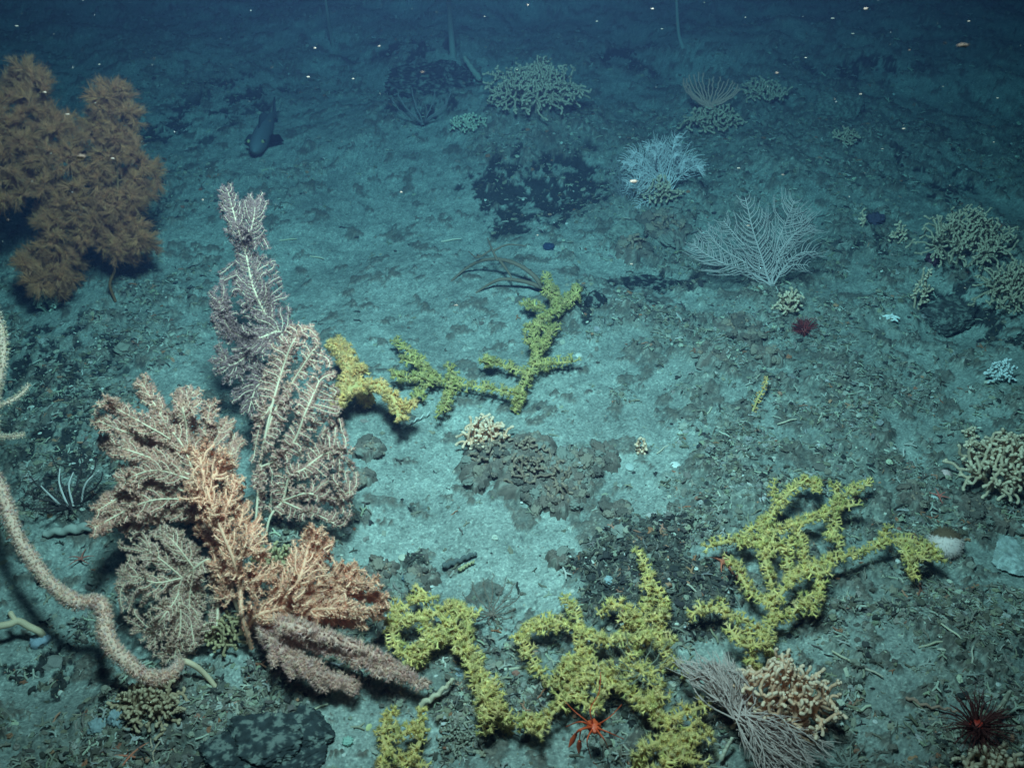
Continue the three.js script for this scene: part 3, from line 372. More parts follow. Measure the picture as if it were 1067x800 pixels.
// ------------------------------------------------------------------ black coral bush, orange brown and feathery
{
  const root = at(118, 316), t = thing('black_coral_bush', 'feathery orange brown black coral bush rising from the dark rubble', 'coral', root);
  const pl = fanPlane(118, 316, 24, 14), R = rng(61), pts = [];
  for (const [x, y, rx, ry, n] of [[25, 120, 32, 45, 110], [5, 170, 30, 45, 90], [60, 165, 30, 45, 90], [115, 130, 28, 45, 120], [125, 180, 32, 40, 120], [70, 225, 32, 36, 110], [120, 235, 30, 36, 120], [30, 85, 22, 22, 30], [150, 190, 18, 22, 30], [55, 280, 32, 26, 90], [140, 250, 20, 22, 30]]) for (let k = 0; k < n; k++) { const a = R() * 6.283, e = Math.sqrt(R()); pts.push(pl.on(x + Math.cos(a) * e * rx, y + Math.sin(a) * e * ry, (R() - .5) * 0.16)); }
  const L = (l) => l.map(([x, y]) => pl.on(x, y, 0)), u = mpp(root);
  const nodes = grow([L([[120, 314], [114, 296], [119, 280], [112, 260], [100, 235], [85, 200], [70, 160]]), L([[112, 260], [120, 225], [122, 180], [115, 130], [112, 100]]), L([[100, 235], [78, 240], [60, 270], [50, 285]]), L([[85, 200], [55, 185], [25, 160], [15, 120]]), L([[122, 190], [140, 180], [155, 180]])], pts, { step: u * 5, kill: u * 6, inertia: 0.3, jitter: 0.5, seed: 62 });
  const by = tubesOf(nodes, 0.0011, 0.28, 0.004, 5), lists = new Map();
  for (const n of nodes) { if (!n.parent || n.tips > 40) continue; if (!lists.has(n.owner)) lists.set(n.owner, []); const T = n.p.clone().sub(n.parent.p).normalize(); for (let k = 0; k < 5; k++) { const d = T.clone().add(V(R() - .5, R() - .35, R() - .5).multiplyScalar(1.7)).normalize(); lists.get(n.owner).push({ p: n.p.clone(), q: quat(d, R() * 6), s: 0.034 * (0.6 + 0.8 * R()), c: tint([col(0.62, 0.23, 0.10), col(0.52, 0.19, 0.085), col(0.70, 0.28, 0.13)][(R() * 3) | 0], R) }); } }
  for (const [own, b] of by) { const br = part('branch', b.build(), mat('bush_axis', col(0.2, 0.08, 0.03), 0.8), t); if (lists.get(own)) copies('branchlets', spray, mat('bush_feather', col(1, 1, 1), 0.85), lists.get(own), br); }
}

// ------------------------------------------------------------------ yellow corals overgrown with polyps
const mYel = mat('yellow_flesh', col(0.62, 0.44, 0.17), 0.85), mYelP = new THREE.MeshPhysicalMaterial({ name: 'yellow_polyp', color: 0xffffff, roughness: 0.95, transmission: 0.12, thickness: 0, specularIntensity: 0.4 });
const lemon = [col(0.88, 0.64, 0.24), col(0.76, 0.55, 0.20), col(0.94, 0.70, 0.30), col(0.64, 0.46, 0.18), col(0.84, 0.62, 0.23), col(0.58, 0.46, 0.17), col(0.80, 0.56, 0.20)], gold = [col(0.92, 0.54, 0.21), col(0.84, 0.48, 0.19), col(0.95, 0.62, 0.27)], olive = [col(0.58, 0.45, 0.17), col(0.50, 0.39, 0.15), col(0.68, 0.52, 0.21)];
function yellowCoral(label, foot, list, o) {
  const t = thing('yellow_coral', label, 'coral', at(...foot), 'yellow polyp corals'), R = rng(o.seed); let k = 0;
  const lay = (pts, r) => polypBranch(t, pts, r, { seed: o.seed + 7 * k++, m: mYel, pm: mYelP, c: o.c, gap: o.gap ?? 0.0062, around: o.around ?? 6, len: (o.len ?? 0.016) * 0.74, ragged: true, bare: -0.45 });
  for (const [r, ...l] of list) {
    const pts = l.map(([x, y, h], i) => at(x, y, Math.max(0, (h ?? o.h) + (i ? 0.022 * (R() - .5) : 0)))); lay(pts, r * (o.k ?? 0.40));
    if (o.spurs !== 0) { const c = new THREE.CatmullRomCurve3(pts), L = c.getLength(), n = Math.floor(L / 0.12 * (o.spurs ?? 1) + R()); for (let q = 0; q < n; q++) { const s = 0.12 + 0.8 * R(), p = c.getPoint(s), T = c.getTangent(s), S = V(-T.z, 0.15 + 0.5 * R(), T.x).multiplyScalar(1).normalize(); if (R() < .5) { S.x *= -1; S.z *= -1; } const e = 0.022 + 0.03 * R(), m = p.clone().addScaledVector(S, e * .5).addScaledVector(T, e * .3 * R()); lay([p, m, m.clone().addScaledVector(S, e * .4).addScaledVector(T, e * .45)], r * 0.32); } }
  }
  return t;
}
yellowCoral('olive yellow branching coral sprawled over sand above the knobbly mound', [540, 420], [
  [.010, [536, 428, .01], [543, 410], [552, 388], [560, 368], [556, 348], [562, 334], [577, 326], [590, 312], [602, 300]], [.009, [556, 380], [575, 379], [600, 376]], [.009, [560, 365], [571, 352], [581, 339]], [.010, [579, 326], [580, 312], [574, 298], [567, 286]], [.008, [570, 326], [560, 319], [548, 322]], [.0075, [552, 388], [530, 383], [514, 377], [502, 377]],
  [.0095, [541, 412], [512, 405], [482, 401], [456, 396], [430, 394], [408, 391]], [.009, [456, 396], [441, 381], [426, 366], [410, 354]], [.009, [450, 396], [440, 408], [430, 416]], [.009, [470, 400], [466, 416], [458, 431]], [.008, [600, 300], [598, 312], [585, 318]]], { seed: 100, h: .045, c: olive, len: 0.018, spurs: .45 });
yellowCoral('golden yellow furry coral clump tucked behind the broad mauve fan', [372, 430], [
  [.016, [346, 360], [358, 372], [364, 390], [356, 408], [350, 422]], [.017, [354, 412], [372, 402], [392, 402], [408, 414], [417, 436]], [.012, [366, 380], [360, 366], [352, 356]], [.012, [385, 420, .02], [380, 412, .05], [376, 404]]], { seed: 200, h: .11, c: gold, len: 0.017, gap: 0.0042, around: 9, k: .62, spurs: .5 });
yellowCoral('bright yellow branching coral reaching from sand towards the white urchin', [800, 690], [
  [.011, [806, 692, .0], [801, 660, .05], [806, 625], [800, 592], [792, 568], [801, 541], [820, 516], [838, 501], [851, 504], [850, 512]], [.011, [792, 566], [765, 563], [736, 570]], [.010, [801, 541], [785, 550], [770, 560]], [.010, [795, 560], [822, 548], [848, 541], [866, 530], [884, 514], [906, 503]], [.011, [806, 628], [828, 602], [852, 588], [880, 580], [912, 570], [942, 562], [966, 570], [979, 583]], [.010, [940, 563], [946, 583], [955, 602]], [.010, [838, 594], [838, 572], [828, 548]], [.010, [850, 590], [855, 612], [846, 640]], [.011, [800, 668], [782, 650], [758, 640], [735, 632], [720, 641]], [.011, [800, 670], [775, 672], [760, 655]], [.012, [806, 630], [785, 620], [772, 600], [760, 580]], [.012, [804, 645], [825, 640], [842, 620]], [.010, [868, 535], [872, 548], [862, 558]], [.012, [780, 655], [785, 690, .03], [790, 705, .0]], [.011, [826, 605], [820, 580], [824, 560]]], { seed: 300, h: .06, c: lemon, len: 0.0155, spurs: .7 });
yellowCoral('tangled yellow coral thicket around the red crab', [640, 760], [
  [.009, [663, 574], [676, 596], [688, 622], [690, 642], [684, 662], [698, 686, .05], [712, 700, .03]], [.008, [588, 620], [600, 640], [604, 660], [601, 690, .05]], [.0085, [572, 714, .03], [556, 690], [545, 665], [556, 650], [574, 646], [600, 655], [622, 668], [642, 666]], [.010, [622, 640], [644, 630], [662, 644], [672, 660], [660, 680], [640, 700]], [.0095, [640, 668], [655, 655], [668, 640], [678, 615]], [.011, [575, 740, .03], [592, 716], [620, 706], [648, 716], [672, 736], [692, 752], [702, 776], [690, 800], [668, 812, .0]], [.010, [692, 752], [714, 742], [738, 735]], [.011, [600, 712], [585, 735], [562, 752], [543, 758]], [.011, [690, 752], [680, 725], [690, 706]], [.010, [702, 770], [722, 770], [744, 762]], [.010, [600, 706], [606, 730], [630, 740]], [.011, [660, 800, .01], [672, 782], [690, 770]], [.009, [648, 716], [660, 700], [675, 690]], [.010, [570, 715], [590, 700], [612, 694], [640, 700]], [.011, [610, 705], [600, 690], [585, 690]], [.011, [700, 776], [712, 790], [735, 795]]], { seed: 400, h: .06, c: lemon, len: 0.0165, spurs: 1.2 });
yellowCoral('yellow coral between the furry arms and the red crab', [470, 700], [
  [.011, [412, 632], [408, 655], [420, 682], [440, 690, .04]], [.012, [420, 648], [448, 642], [470, 632], [484, 640], [488, 668], [496, 696], [514, 716], [524, 742], [530, 760, .0]], [.011, [424, 680], [448, 672], [472, 664], [488, 660]], [.010, [440, 640], [446, 662], [438, 684]], [.010, [470, 632], [462, 650], [466, 668]], [.009, [524, 742], [545, 752], [560, 748]], [.012, [500, 690], [486, 680], [472, 670]], [.011, [410, 640], [430, 628], [455, 622]], [.011, [488, 690], [505, 735], [518, 752, .02]]], { seed: 500, h: .06, c: lemon, len: 0.017, spurs: 1.3 });
yellowCoral('small yellow coral arch below the tip of the furry arms', [420, 800], [
  [.011, [412, 738], [400, 756], [402, 778], [420, 794], [446, 798]], [.011, [436, 736], [440, 760], [432, 785], [422, 796]], [.010, [404, 772], [420, 764], [436, 756]]], { seed: 600, h: .05, c: lemon, len: 0.015 });
{ // a thin yellow sea whip on the right-hand rubble
  const t = thing('yellow_sea_whip', 'thin yellow sea whip standing alone on brown rubble', 'sea whip', at(784, 428));
  polypBranch(t, [[784, 430, 0], [790, 415, .02], [797, 402, .04], [800, 392, .06]].map((a) => at(...a)), 0.0028, { seed: 650, m: mYel, pm: mYelP, c: gold, gap: 0.006, around: 3, len: 0.008, name: 'stem' });
}
// ------------------------------------------------------------------ stony corals
const mStony = vcol('stony_coral', 0.8);
function stony(name, label, px, py, rpx, hpx, o) {
  const c = at(px, py), u = mpp(c), t = thing(name, label, 'coral', c, o.group);
  stonyCoral(t, c, rpx * u, (o.hm ?? hpx * u), (o.dpx ?? rpx * 0.8) * u, { m: mStony, r: o.rpx * u * 0.66, ...o });
  return t;
}
const pinkTip = { tip: col(0.92, 0.62, 0.45), mid: col(0.86, 0.50, 0.33) }, buff = { tip: col(0.78, 0.58, 0.42), mid: col(0.62, 0.44, 0.31) }, sage = { tip: col(0.56, 0.43, 0.31), mid: col(0.46, 0.35, 0.25) }, white = { tip: col(0.78, 0.80, 0.80), mid: col(0.64, 0.68, 0.68) }, deadc = { tip: col(0.34, 0.23, 0.17), mid: col(0.24, 0.155, 0.115) };
stony('stony_coral', 'pinkish orange stony coral bush beside the grey twig bundle', 810, 756, 66, 92, { n: 1178, rpx: 2.5, seed: 71, stems: 9, ...pinkTip, group: 'stony corals' });
stony('stony_coral', 'pale pink stony coral cluster on top of the knobbly brown mound', 506, 464, 36, 32, { n: 361, rpx: 2.1, seed: 72, stems: 5, ...pinkTip, group: 'stony corals' });
stony('stony_coral', 'tiny pale stony coral tuft on rubble beside the white shell', 667, 474, 9, 22, { n: 64, rpx: 2.0, seed: 73, stems: 2, ...pinkTip, group: 'stony corals' });
stony('stony_coral', 'large pale peach stony coral dome above the white urchin', 1038, 506, 58, 62, { n: 1064, rpx: 2.3, seed: 74, stems: 8, ...buff, group: 'stony corals' });
stony('stony_coral', 'small upright pale coral fork on top of the peach dome', 1008, 458, 13, 16, { n: 57, rpx: 2.0, seed: 75, stems: 2, ...buff, group: 'stony corals' });
stony('stony_coral', 'wide sage green stony coral dome rising from the distant rubble ridge', 558, 112, 64, 46, { n: 2300, rpx: 1.5, seed: 76, stems: 9, ...sage, group: 'stony corals' });
stony('stony_coral', 'pale whitish coral patch at the foot of the distant sage dome', 487, 136, 24, 16, { n: 285, rpx: 1.3, seed: 77, stems: 5, tip: col(0.6, 0.6, 0.45), mid: col(0.45, 0.44, 0.33), group: 'stony corals' });
stony('stony_coral', 'greenish stony coral mass above the dark hollow', 1002, 272, 60, 52, { n: 1150, rpx: 1.45, seed: 78, stems: 8, ...sage, group: 'stony corals' });
stony('stony_coral', 'greenish stony coral ledge hanging over the dark hollow', 1052, 318, 50, 42, { n: 900, rpx: 1.45, seed: 79, stems: 7, ...sage, group: 'stony corals' });
stony('stony_coral', 'slim cream coral sprig beside the dark hollow', 956, 320, 13, 40, { n: 133, rpx: 1.5, seed: 80, stems: 2, ...buff, group: 'stony corals' });
stony('stony_coral', 'thin forked cream coral sprig beside a purple sponge', 934, 256, 12, 26, { n: 64, rpx: 1.4, seed: 81, stems: 2, ...buff, group: 'stony corals' });
stony('stony_coral', 'single slim coral stalk near the purple sponge', 896, 240, 6, 28, { n: 30, rpx: 1.3, seed: 82, stems: 1, ...buff, group: 'stony corals' });
stony('stony_coral', 'bright white lacy coral tuft on bare rubble', 1040, 398, 21, 26, { n: 285, rpx: 1.5, seed: 83, stems: 5, ...white, group: 'stony corals' });
stony('stony_coral', 'sage coral bed around the foot of the feather star', 742, 134, 42, 22, { n: 570, rpx: 1.5, seed: 84, stems: 8, ...sage, group: 'stony corals' });
stony('stony_coral', 'low greenish coral bed behind the feather star', 795, 104, 34, 20, { n: 380, rpx: 1.4, seed: 85, stems: 6, ...sage, group: 'stony corals' });
stony('stony_coral', 'sage coral base around the white bush', 684, 208, 30, 24, { n: 418, rpx: 1.6, seed: 86, stems: 7, ...sage, group: 'stony corals' });
stony('stony_coral', 'cream coral tuft at the foot of the white sea fan', 820, 326, 20, 26, { n: 209, rpx: 1.6, seed: 87, stems: 4, ...buff, group: 'stony corals' });
stony('stony_coral', 'knobbly brown and white coral heap under the lattice fan', 158, 742, 46, 34, { n: 1150, rpx: 2.4, seed: 88, stems: 9, tip: col(0.56, 0.40, 0.26), mid: col(0.44, 0.29, 0.18), group: 'stony corals' });
stony('stony_coral', 'olive brown knobbly coral between the peach fan and the broad mauve fan', 292, 596, 34, 34, { n: 456, rpx: 2.2, seed: 89, stems: 6, tip: col(0.5, 0.38, 0.2), mid: col(0.42, 0.30, 0.16), group: 'stony corals' });
stony('stony_coral', 'olive brown knobbly coral under the peach fan', 236, 668, 34, 30, { n: 418, rpx: 2.2, seed: 90, stems: 6, tip: col(0.46, 0.34, 0.18), mid: col(0.38, 0.27, 0.15), group: 'stony corals' });
stony('stony_coral', 'grey curled coral tangle beside the small yellow arch', 478, 772, 30, 14, { n: 285, rpx: 1.5, seed: 91, stems: 6, tip: col(0.36, 0.33, 0.26), mid: col(0.27, 0.24, 0.19), group: 'stony corals' });
stony('stony_coral', 'teal green coral tuft on dark rubble below the orange bush', 50, 322, 18, 18, { n: 133, rpx: 1.6, seed: 92, stems: 4, tip: col(0.5, 0.55, 0.45), mid: col(0.4, 0.45, 0.36), group: 'stony corals' });
stony('stony_coral', 'blurred buff coral clump under the dark red anemone', 1030, 812, 44, 44, { n: 494, rpx: 3.0, seed: 93, stems: 7, ...buff, group: 'stony corals' });
stony('stony_coral', 'faint distant coral clump on the dark slope', 880, 150, 22, 16, { n: 152, rpx: 1.4, seed: 94, stems: 4, ...sage, group: 'stony corals' });
{ // dead coral framework, brown and knobbly
  const crust = (px, py, rp, hp, seed) => {
    const c = at(px, py), u = mpp(c), H = Math.max(hp * u, .014), X = rp * u * 1.1, NR = 30, NA = 72, m = new MB(true), ids = [];
    for (let r = 0; r <= NR; r++) for (let a = 0; a < NA; a++) { const an = a / NA * 6.283, q = r / NR, ed = 1 + .3 * n3(Math.cos(an) * 1.3, Math.sin(an) * 1.3, seed) + .16 * n3(Math.cos(an) * 4, Math.sin(an) * 4, seed + 5) + .08 * n3(Math.cos(an) * 11, Math.sin(an) * 11, seed), x = c.x + Math.cos(an) * q * X * ed, z = c.z + Math.sin(an) * q * X * ed, w = worley(x * 62 + seed, z * 62), w2 = worley(x * 140, z * 140 + seed), rim = sstep(1 - q, 0, .3), rg = 1 - Math.abs(n2(x * 34 + seed, z * 34));
      const w0 = worley(x * 27 + seed, z * 27), y = base0(x, z) - .02 + rim * (.026 + H * .7 * (.25 + .75 * (1 - q * q)) * (.5 + .5 * rg) + .008 * Math.max(0, .8 - w0[0]) * (.2 + w0[2]) + .010 * Math.max(0, .75 - w[0]) * (.3 + w[2]) + .005 * Math.max(0, .7 - w2[0])), k = 1 + .35 * n2b(x * 170, z * 170), d = sstep(n2b(x * 30, z * 30 + seed) + .9 * (w[2] - .5), .1, .5) * .7; m.vert(x, y, z, 0, 1, 0, col(lerp(.17, .30, d) * k, lerp(.13, .28, d) * k, lerp(.11, .24, d) * k)); ids.push(0); }
    for (let r = 0; r < NR; r++) for (let a = 0; a < NA; a++) { const b = (a + 1) % NA, A = r * NA + a, B = r * NA + b; m.i.push(A, B, B + NA, A, B + NA, A + NA); }
    const g = m.build(); g.computeVertexNormals(); return g; };
  const pieceG = [1, 2, 3, 4, 5].map((k) => lump(40 + k, 1, .62, .85, .34, 5, 1.9)), pieceM = [col(.19, .14, .115), col(.13, .105, .09), col(.27, .215, .17), col(.24, .23, .20)].map((c, k) => mat('rubble_piece' + k, c, .92)), RP = rng(440);
  const pile = (t, px, py, rp, hp, n) => { const c = at(px, py), u = mpp(c); for (let k = 0; k < n; k++) { const a = RP() * 6.283, e = Math.sqrt(RP()) * .95, x = c.x + Math.cos(a) * e * rp * u, z = c.z + Math.sin(a) * e * rp * u, s = u * (2.6 + 5.6 * RP() * RP()), o = new THREE.Mesh(pieceG[(RP() * 5) | 0], pieceM[(RP() * 4) | 0]); o.name = 'rubble_piece'; o.castShadow = o.receiveShadow = true; o.position.set(x, base0(x, z) + .006 + hp * u * .8 * (1 - e * e) + s * .3, z).sub(t.position); o.rotation.set((RP() - .5) * 1.4, RP() * 6, (RP() - .5) * 1.4); o.scale.set(s * (.8 + .8 * RP()), s * (.7 + .4 * RP()), s); t.add(o); } };
  const heap = (label, list) => { const t = thing('dead_coral_mound', label, 'coral rubble', at(list[0][0], list[0][1]), 'dead coral mounds'); for (const [px, py, rp, hp, n, s] of list) { part('crust', crust(px, py, rp, hp, s), vcol('dead_crust', .92), t); pile(t, px, py, rp, hp, Math.round(rp * rp / 26)); if (n) { const c = at(px, py), u = mpp(c); stonyCoral(t, c.setY(c.y - 0.005), rp * u, hp * 1.9 * u, rp * 0.8 * u, { m: mStony, r: 1.3 * u, n: n * 2.2 | 0, seed: s, stems: 4, ...deadc }); } } };
  heap('knobbly brown mound of dead coral in the middle of the sand', [[512, 482, 30, 14, 90, 301], [548, 498, 34, 15, 90, 302], [582, 522, 24, 12, 60, 303], [604, 486, 24, 8, 50, 304], [552, 474, 28, 12, 60, 305], [498, 502, 15, 8, 0, 306], [630, 480, 18, 6, 30, 307], [578, 498, 26, 10, 50, 308], [602, 512, 18, 8, 30, 309], [562, 520, 18, 8, 0, 310]]);
  heap('brown dead coral crust at the edge of sand by the peach fan', [[398, 598, 18, 8, 30, 311], [440, 604, 18, 7, 30, 312]]);
  heap('dark dead coral ridge under the sage coral base', [[690, 240, 30, 9, 60, 321], [660, 262, 20, 11, 40, 322]]);
  heap('grey brown dead coral rubble bank beside the broad mauve fan', [[385, 470, 16, 7, 30, 331], [378, 500, 13, 6, 20, 332]]);
  heap('small brown crust on bare sand below the dead coral mound', [[645, 535, 15, 5, 20, 341], [582, 585, 12, 4, 14, 342]]);
  heap('grey brown crust on rubble below the white sea fan', [[770, 345, 26, 8, 40, 351], [740, 372, 20, 6, 30, 352], [800, 372, 18, 7, 30, 353]]);
  heap('crusted ridge on rubble between the urchin and the peach coral dome', [[1015, 535, 24, 8, 40, 361], [1045, 548, 18, 7, 30, 362], [950, 520, 18, 6, 20, 363]]);
}

// ------------------------------------------------------------------ broken coral, grit and shell on the seabed
const mBits = mat('coral_bits', col(1, 1, 1), 0.9);
const stickG = (() => new MB().tube([V(-.5, 0, 0), V(-.15, .05, .06), V(.2, .03, -.02), V(.5, 0, .08)], [.07, .085, .08, .055], 5).build())();
const forkG = (() => new MB().tube([V(-.5, 0, 0), V(0, .05, .03), V(.45, .02, .22)], [.085, .09, .06], 5).tube([V(0, .05, .03), V(.2, .1, -.12), V(.32, .12, -.3)], [.075, .07, .05], 5).tube([V(-.2, .03, 0), V(-.22, .12, .2)], [.06, .05], 4).build())();
const chipG = [lump(1, .5, .22, .4, .5, 1), lump(2, .5, .3, .5, .45, 1), lump(3, .5, .16, .32, .6, 1)], shellG = (() => { const g = new THREE.SphereGeometry(.5, 10, 5, 0, 6.283, 0, 1.35); g.scale(1, .45, .85); g.deleteAttribute('uv'); return g; })();
const bone = [col(.40, .39, .33), col(.48, .46, .39), col(.34, .33, .27)], dull = [col(.26, .25, .21), col(.20, .175, .14), col(.15, .125, .10), col(.30, .26, .20)], murk = [col(.06, .055, .05), col(.035, .033, .032), col(.09, .075, .06)], rust = [col(.34, .13, .075), col(.42, .2, .13)];
{
  const R = rng(909), L = { stick: [], fork: [], chip0: [], chip1: [], chip2: [], shell: [] }, pick = (a) => a[(R() * a.length) | 0];
  for (let k = 0; k < 420000; k++) {
    const a = lerp(66, 15, R()) * Math.PI / 180, z = -CAM_Y / Math.tan(a), half = TX * (-z * Math.cos(PITCH) + CAM_Y * Math.sin(PITCH)), x = (R() * 2 - 1) * 1.3 * half, g = seabed(x, z), clump = sstep(fbm(x * 4 + 50, z * 4, 3), -0.35, 0.35);
    if (R() > 0.015 + 0.85 * g[2] * (0.12 + 0.88 * clump) + 0.5 * g[4] + 0.3 * g[3]) continue;
    const y = base0(x, z) + g[0], r = R(), f = R(), big = Math.pow(R(), 2.2); let c = f < 0.14 ? pick(bone) : f < 0.82 ? pick(dull) : f < 0.975 ? pick(murk) : pick(rust); if ((g[4] > .5 && f < .85) || (g[3] > .4 && f < .93)) c = pick(f < .3 ? dull : murk);
    const q = new THREE.Quaternion().setFromEuler(new THREE.Euler((R() - .5) * 0.9, R() * 6.283, (R() - .5) * 0.7));
    if (r < 0.26) { const s = 0.006 + 0.022 * big * big; L.stick.push({ p: V(x, y + s * 0.06, z), q, s: V(s, s * (0.6 + R() * 0.7), s * (0.6 + R() * 0.7)), c: tint(f < 0.28 && g[4] < .5 ? pick(bone) : c, R, .25) }); }
    else if (r < 0.42) { const s = 0.010 + 0.018 * big; L.fork.push({ p: V(x, y + s * 0.05, z), q, s, c: tint(f < 0.28 && g[4] < .5 ? pick(bone) : c, R, .25) }); }
    else if (r < 0.993) { const s = 0.0028 + 0.013 * big * big; L['chip' + ((R() * 3) | 0)].push({ p: V(x, y + s * 0.08, z), q, s: V(s * (0.7 + R() * 0.7), s * (0.7 + R() * 0.6), s), c: tint(c, R, .25) }); }
    else { const s = 0.006 + 0.008 * R(); L.shell.push({ p: V(x, y, z), q, s, c: tint(col(.62, .60, .54), R, .12) }); }
  }
  const lab = (o, label, cat) => tag(o, label, cat, null, 'stuff');
  lab(copies('coral_sticks', stickG, mBits, L.stick, scene), 'small broken coral sticks strewn over the seabed', 'coral rubble');
  lab(copies('coral_forks', forkG, mBits, L.fork, scene), 'small forked coral fragments strewn over the seabed', 'coral rubble');
  for (let k = 0; k < 3; k++) lab(copies('rubble_chips', chipG[k], mBits, L['chip' + k], scene), ['flat grey brown rubble chips on the seabed', 'rounded grey brown rubble bits on the seabed', 'thin grey brown rubble flakes on the seabed'][k], 'rubble');
  lab(copies('shell_bits', shellG, mBits, L.shell, scene), 'tiny pale shells scattered on the seabed', 'shells');

}
function lie(geo, px, py, s, yaw, c, o) { const p = at(px, py), m = new MB(true), g = geo.clone(); g.scale(...(Array.isArray(s) ? s : [s, s, s])); g.rotateX(o.rx ?? 0); g.rotateZ(o.rz ?? 0); g.rotateY(yaw); g.translate(p.x, ground(p.x, p.z) + (o.lift ?? 0), p.z); m.geo(g, c); return single(o.name, m.build(), vcol('bits_one', 0.9), o.label, o.cat, o.group); }
{ // pieces large enough to pick out
  const R = rng(1234), pale = col(.60, .52, .40);
  for (const [px, py, s, yaw] of [[715, 610, .05, -.8], [820, 440, .05, .4], [545, 700, .06, .2], [600, 690, .05, -.4], [990, 665, .045, -.9], [970, 672, .05, .3], [740, 428, .04, 1], [330, 740, .04, .5], [690, 470, .04, .8], [855, 435, .05, 1.1], [905, 700, .05, -.5], [1010, 690, .045, 1.2], [880, 690, .05, -.7], [470, 250, .06, .3], [330, 270, .05, -.3], [300, 250, .05, .2]]) lie(stickG, px, py, [s, s * .55, s * .55], yaw, tint(pale, R, .15), { name: 'coral_stick', label: 'pale broken coral stick lying on the seabed', cat: 'coral stick', group: 'pale sticks lying on the seabed', lift: s * .06 });
  for (let k = 0; k < 46; k++) { const px = 20 + R() * 1040, py = 170 + R() * 620; const p = at(px, py); if (seabed(p.x, p.z)[2] < 0.35) continue; const u = mpp(p), s = u * (9 + R() * 9); lie(chipG[k % 3], px, py, [s, s * (.7 + .5 * R()), s], R() * 6, tint([col(.2, .18, .15), col(.26, .25, .21), col(.14, .12, .1)][k % 3], R), { name: 'rubble_stone', label: 'grey brown rubble stone half sunk in sediment', cat: 'stone', group: 'rubble stones on the seabed', lift: s * .08 }); }
  const S = (px, py, s, c, label, o = {}) => lie(shellG, px, py, s, o.yaw ?? R() * 6, c, { name: 'shell', label, cat: 'shell', ...o });
  S(704, 485, .026, col(.72, .72, .68), 'white domed shell on sand beside the tiny coral tuft'); S(656, 488, .026, col(.46, .5, .47), 'grey shell with rubble beside the tiny coral tuft'); S(420, 582, .022, col(.55, .52, .42), 'round buff shell in the crust by the peach fan'); S(384, 757, .015, col(.66, .62, .3), 'yellowish round shell on sand by the small yellow arch', { rx: .9 }); S(982, 677, .02, col(.62, .55, .45), 'cream pointed shell among crossed pale sticks', { rx: .8 }); S(603, 372, .022, col(.68, .66, .6), 'pale curved shell beside the olive yellow coral'); S(973, 522, .018, col(.55, .58, .56), 'grey white round shell above the white urchin');
}
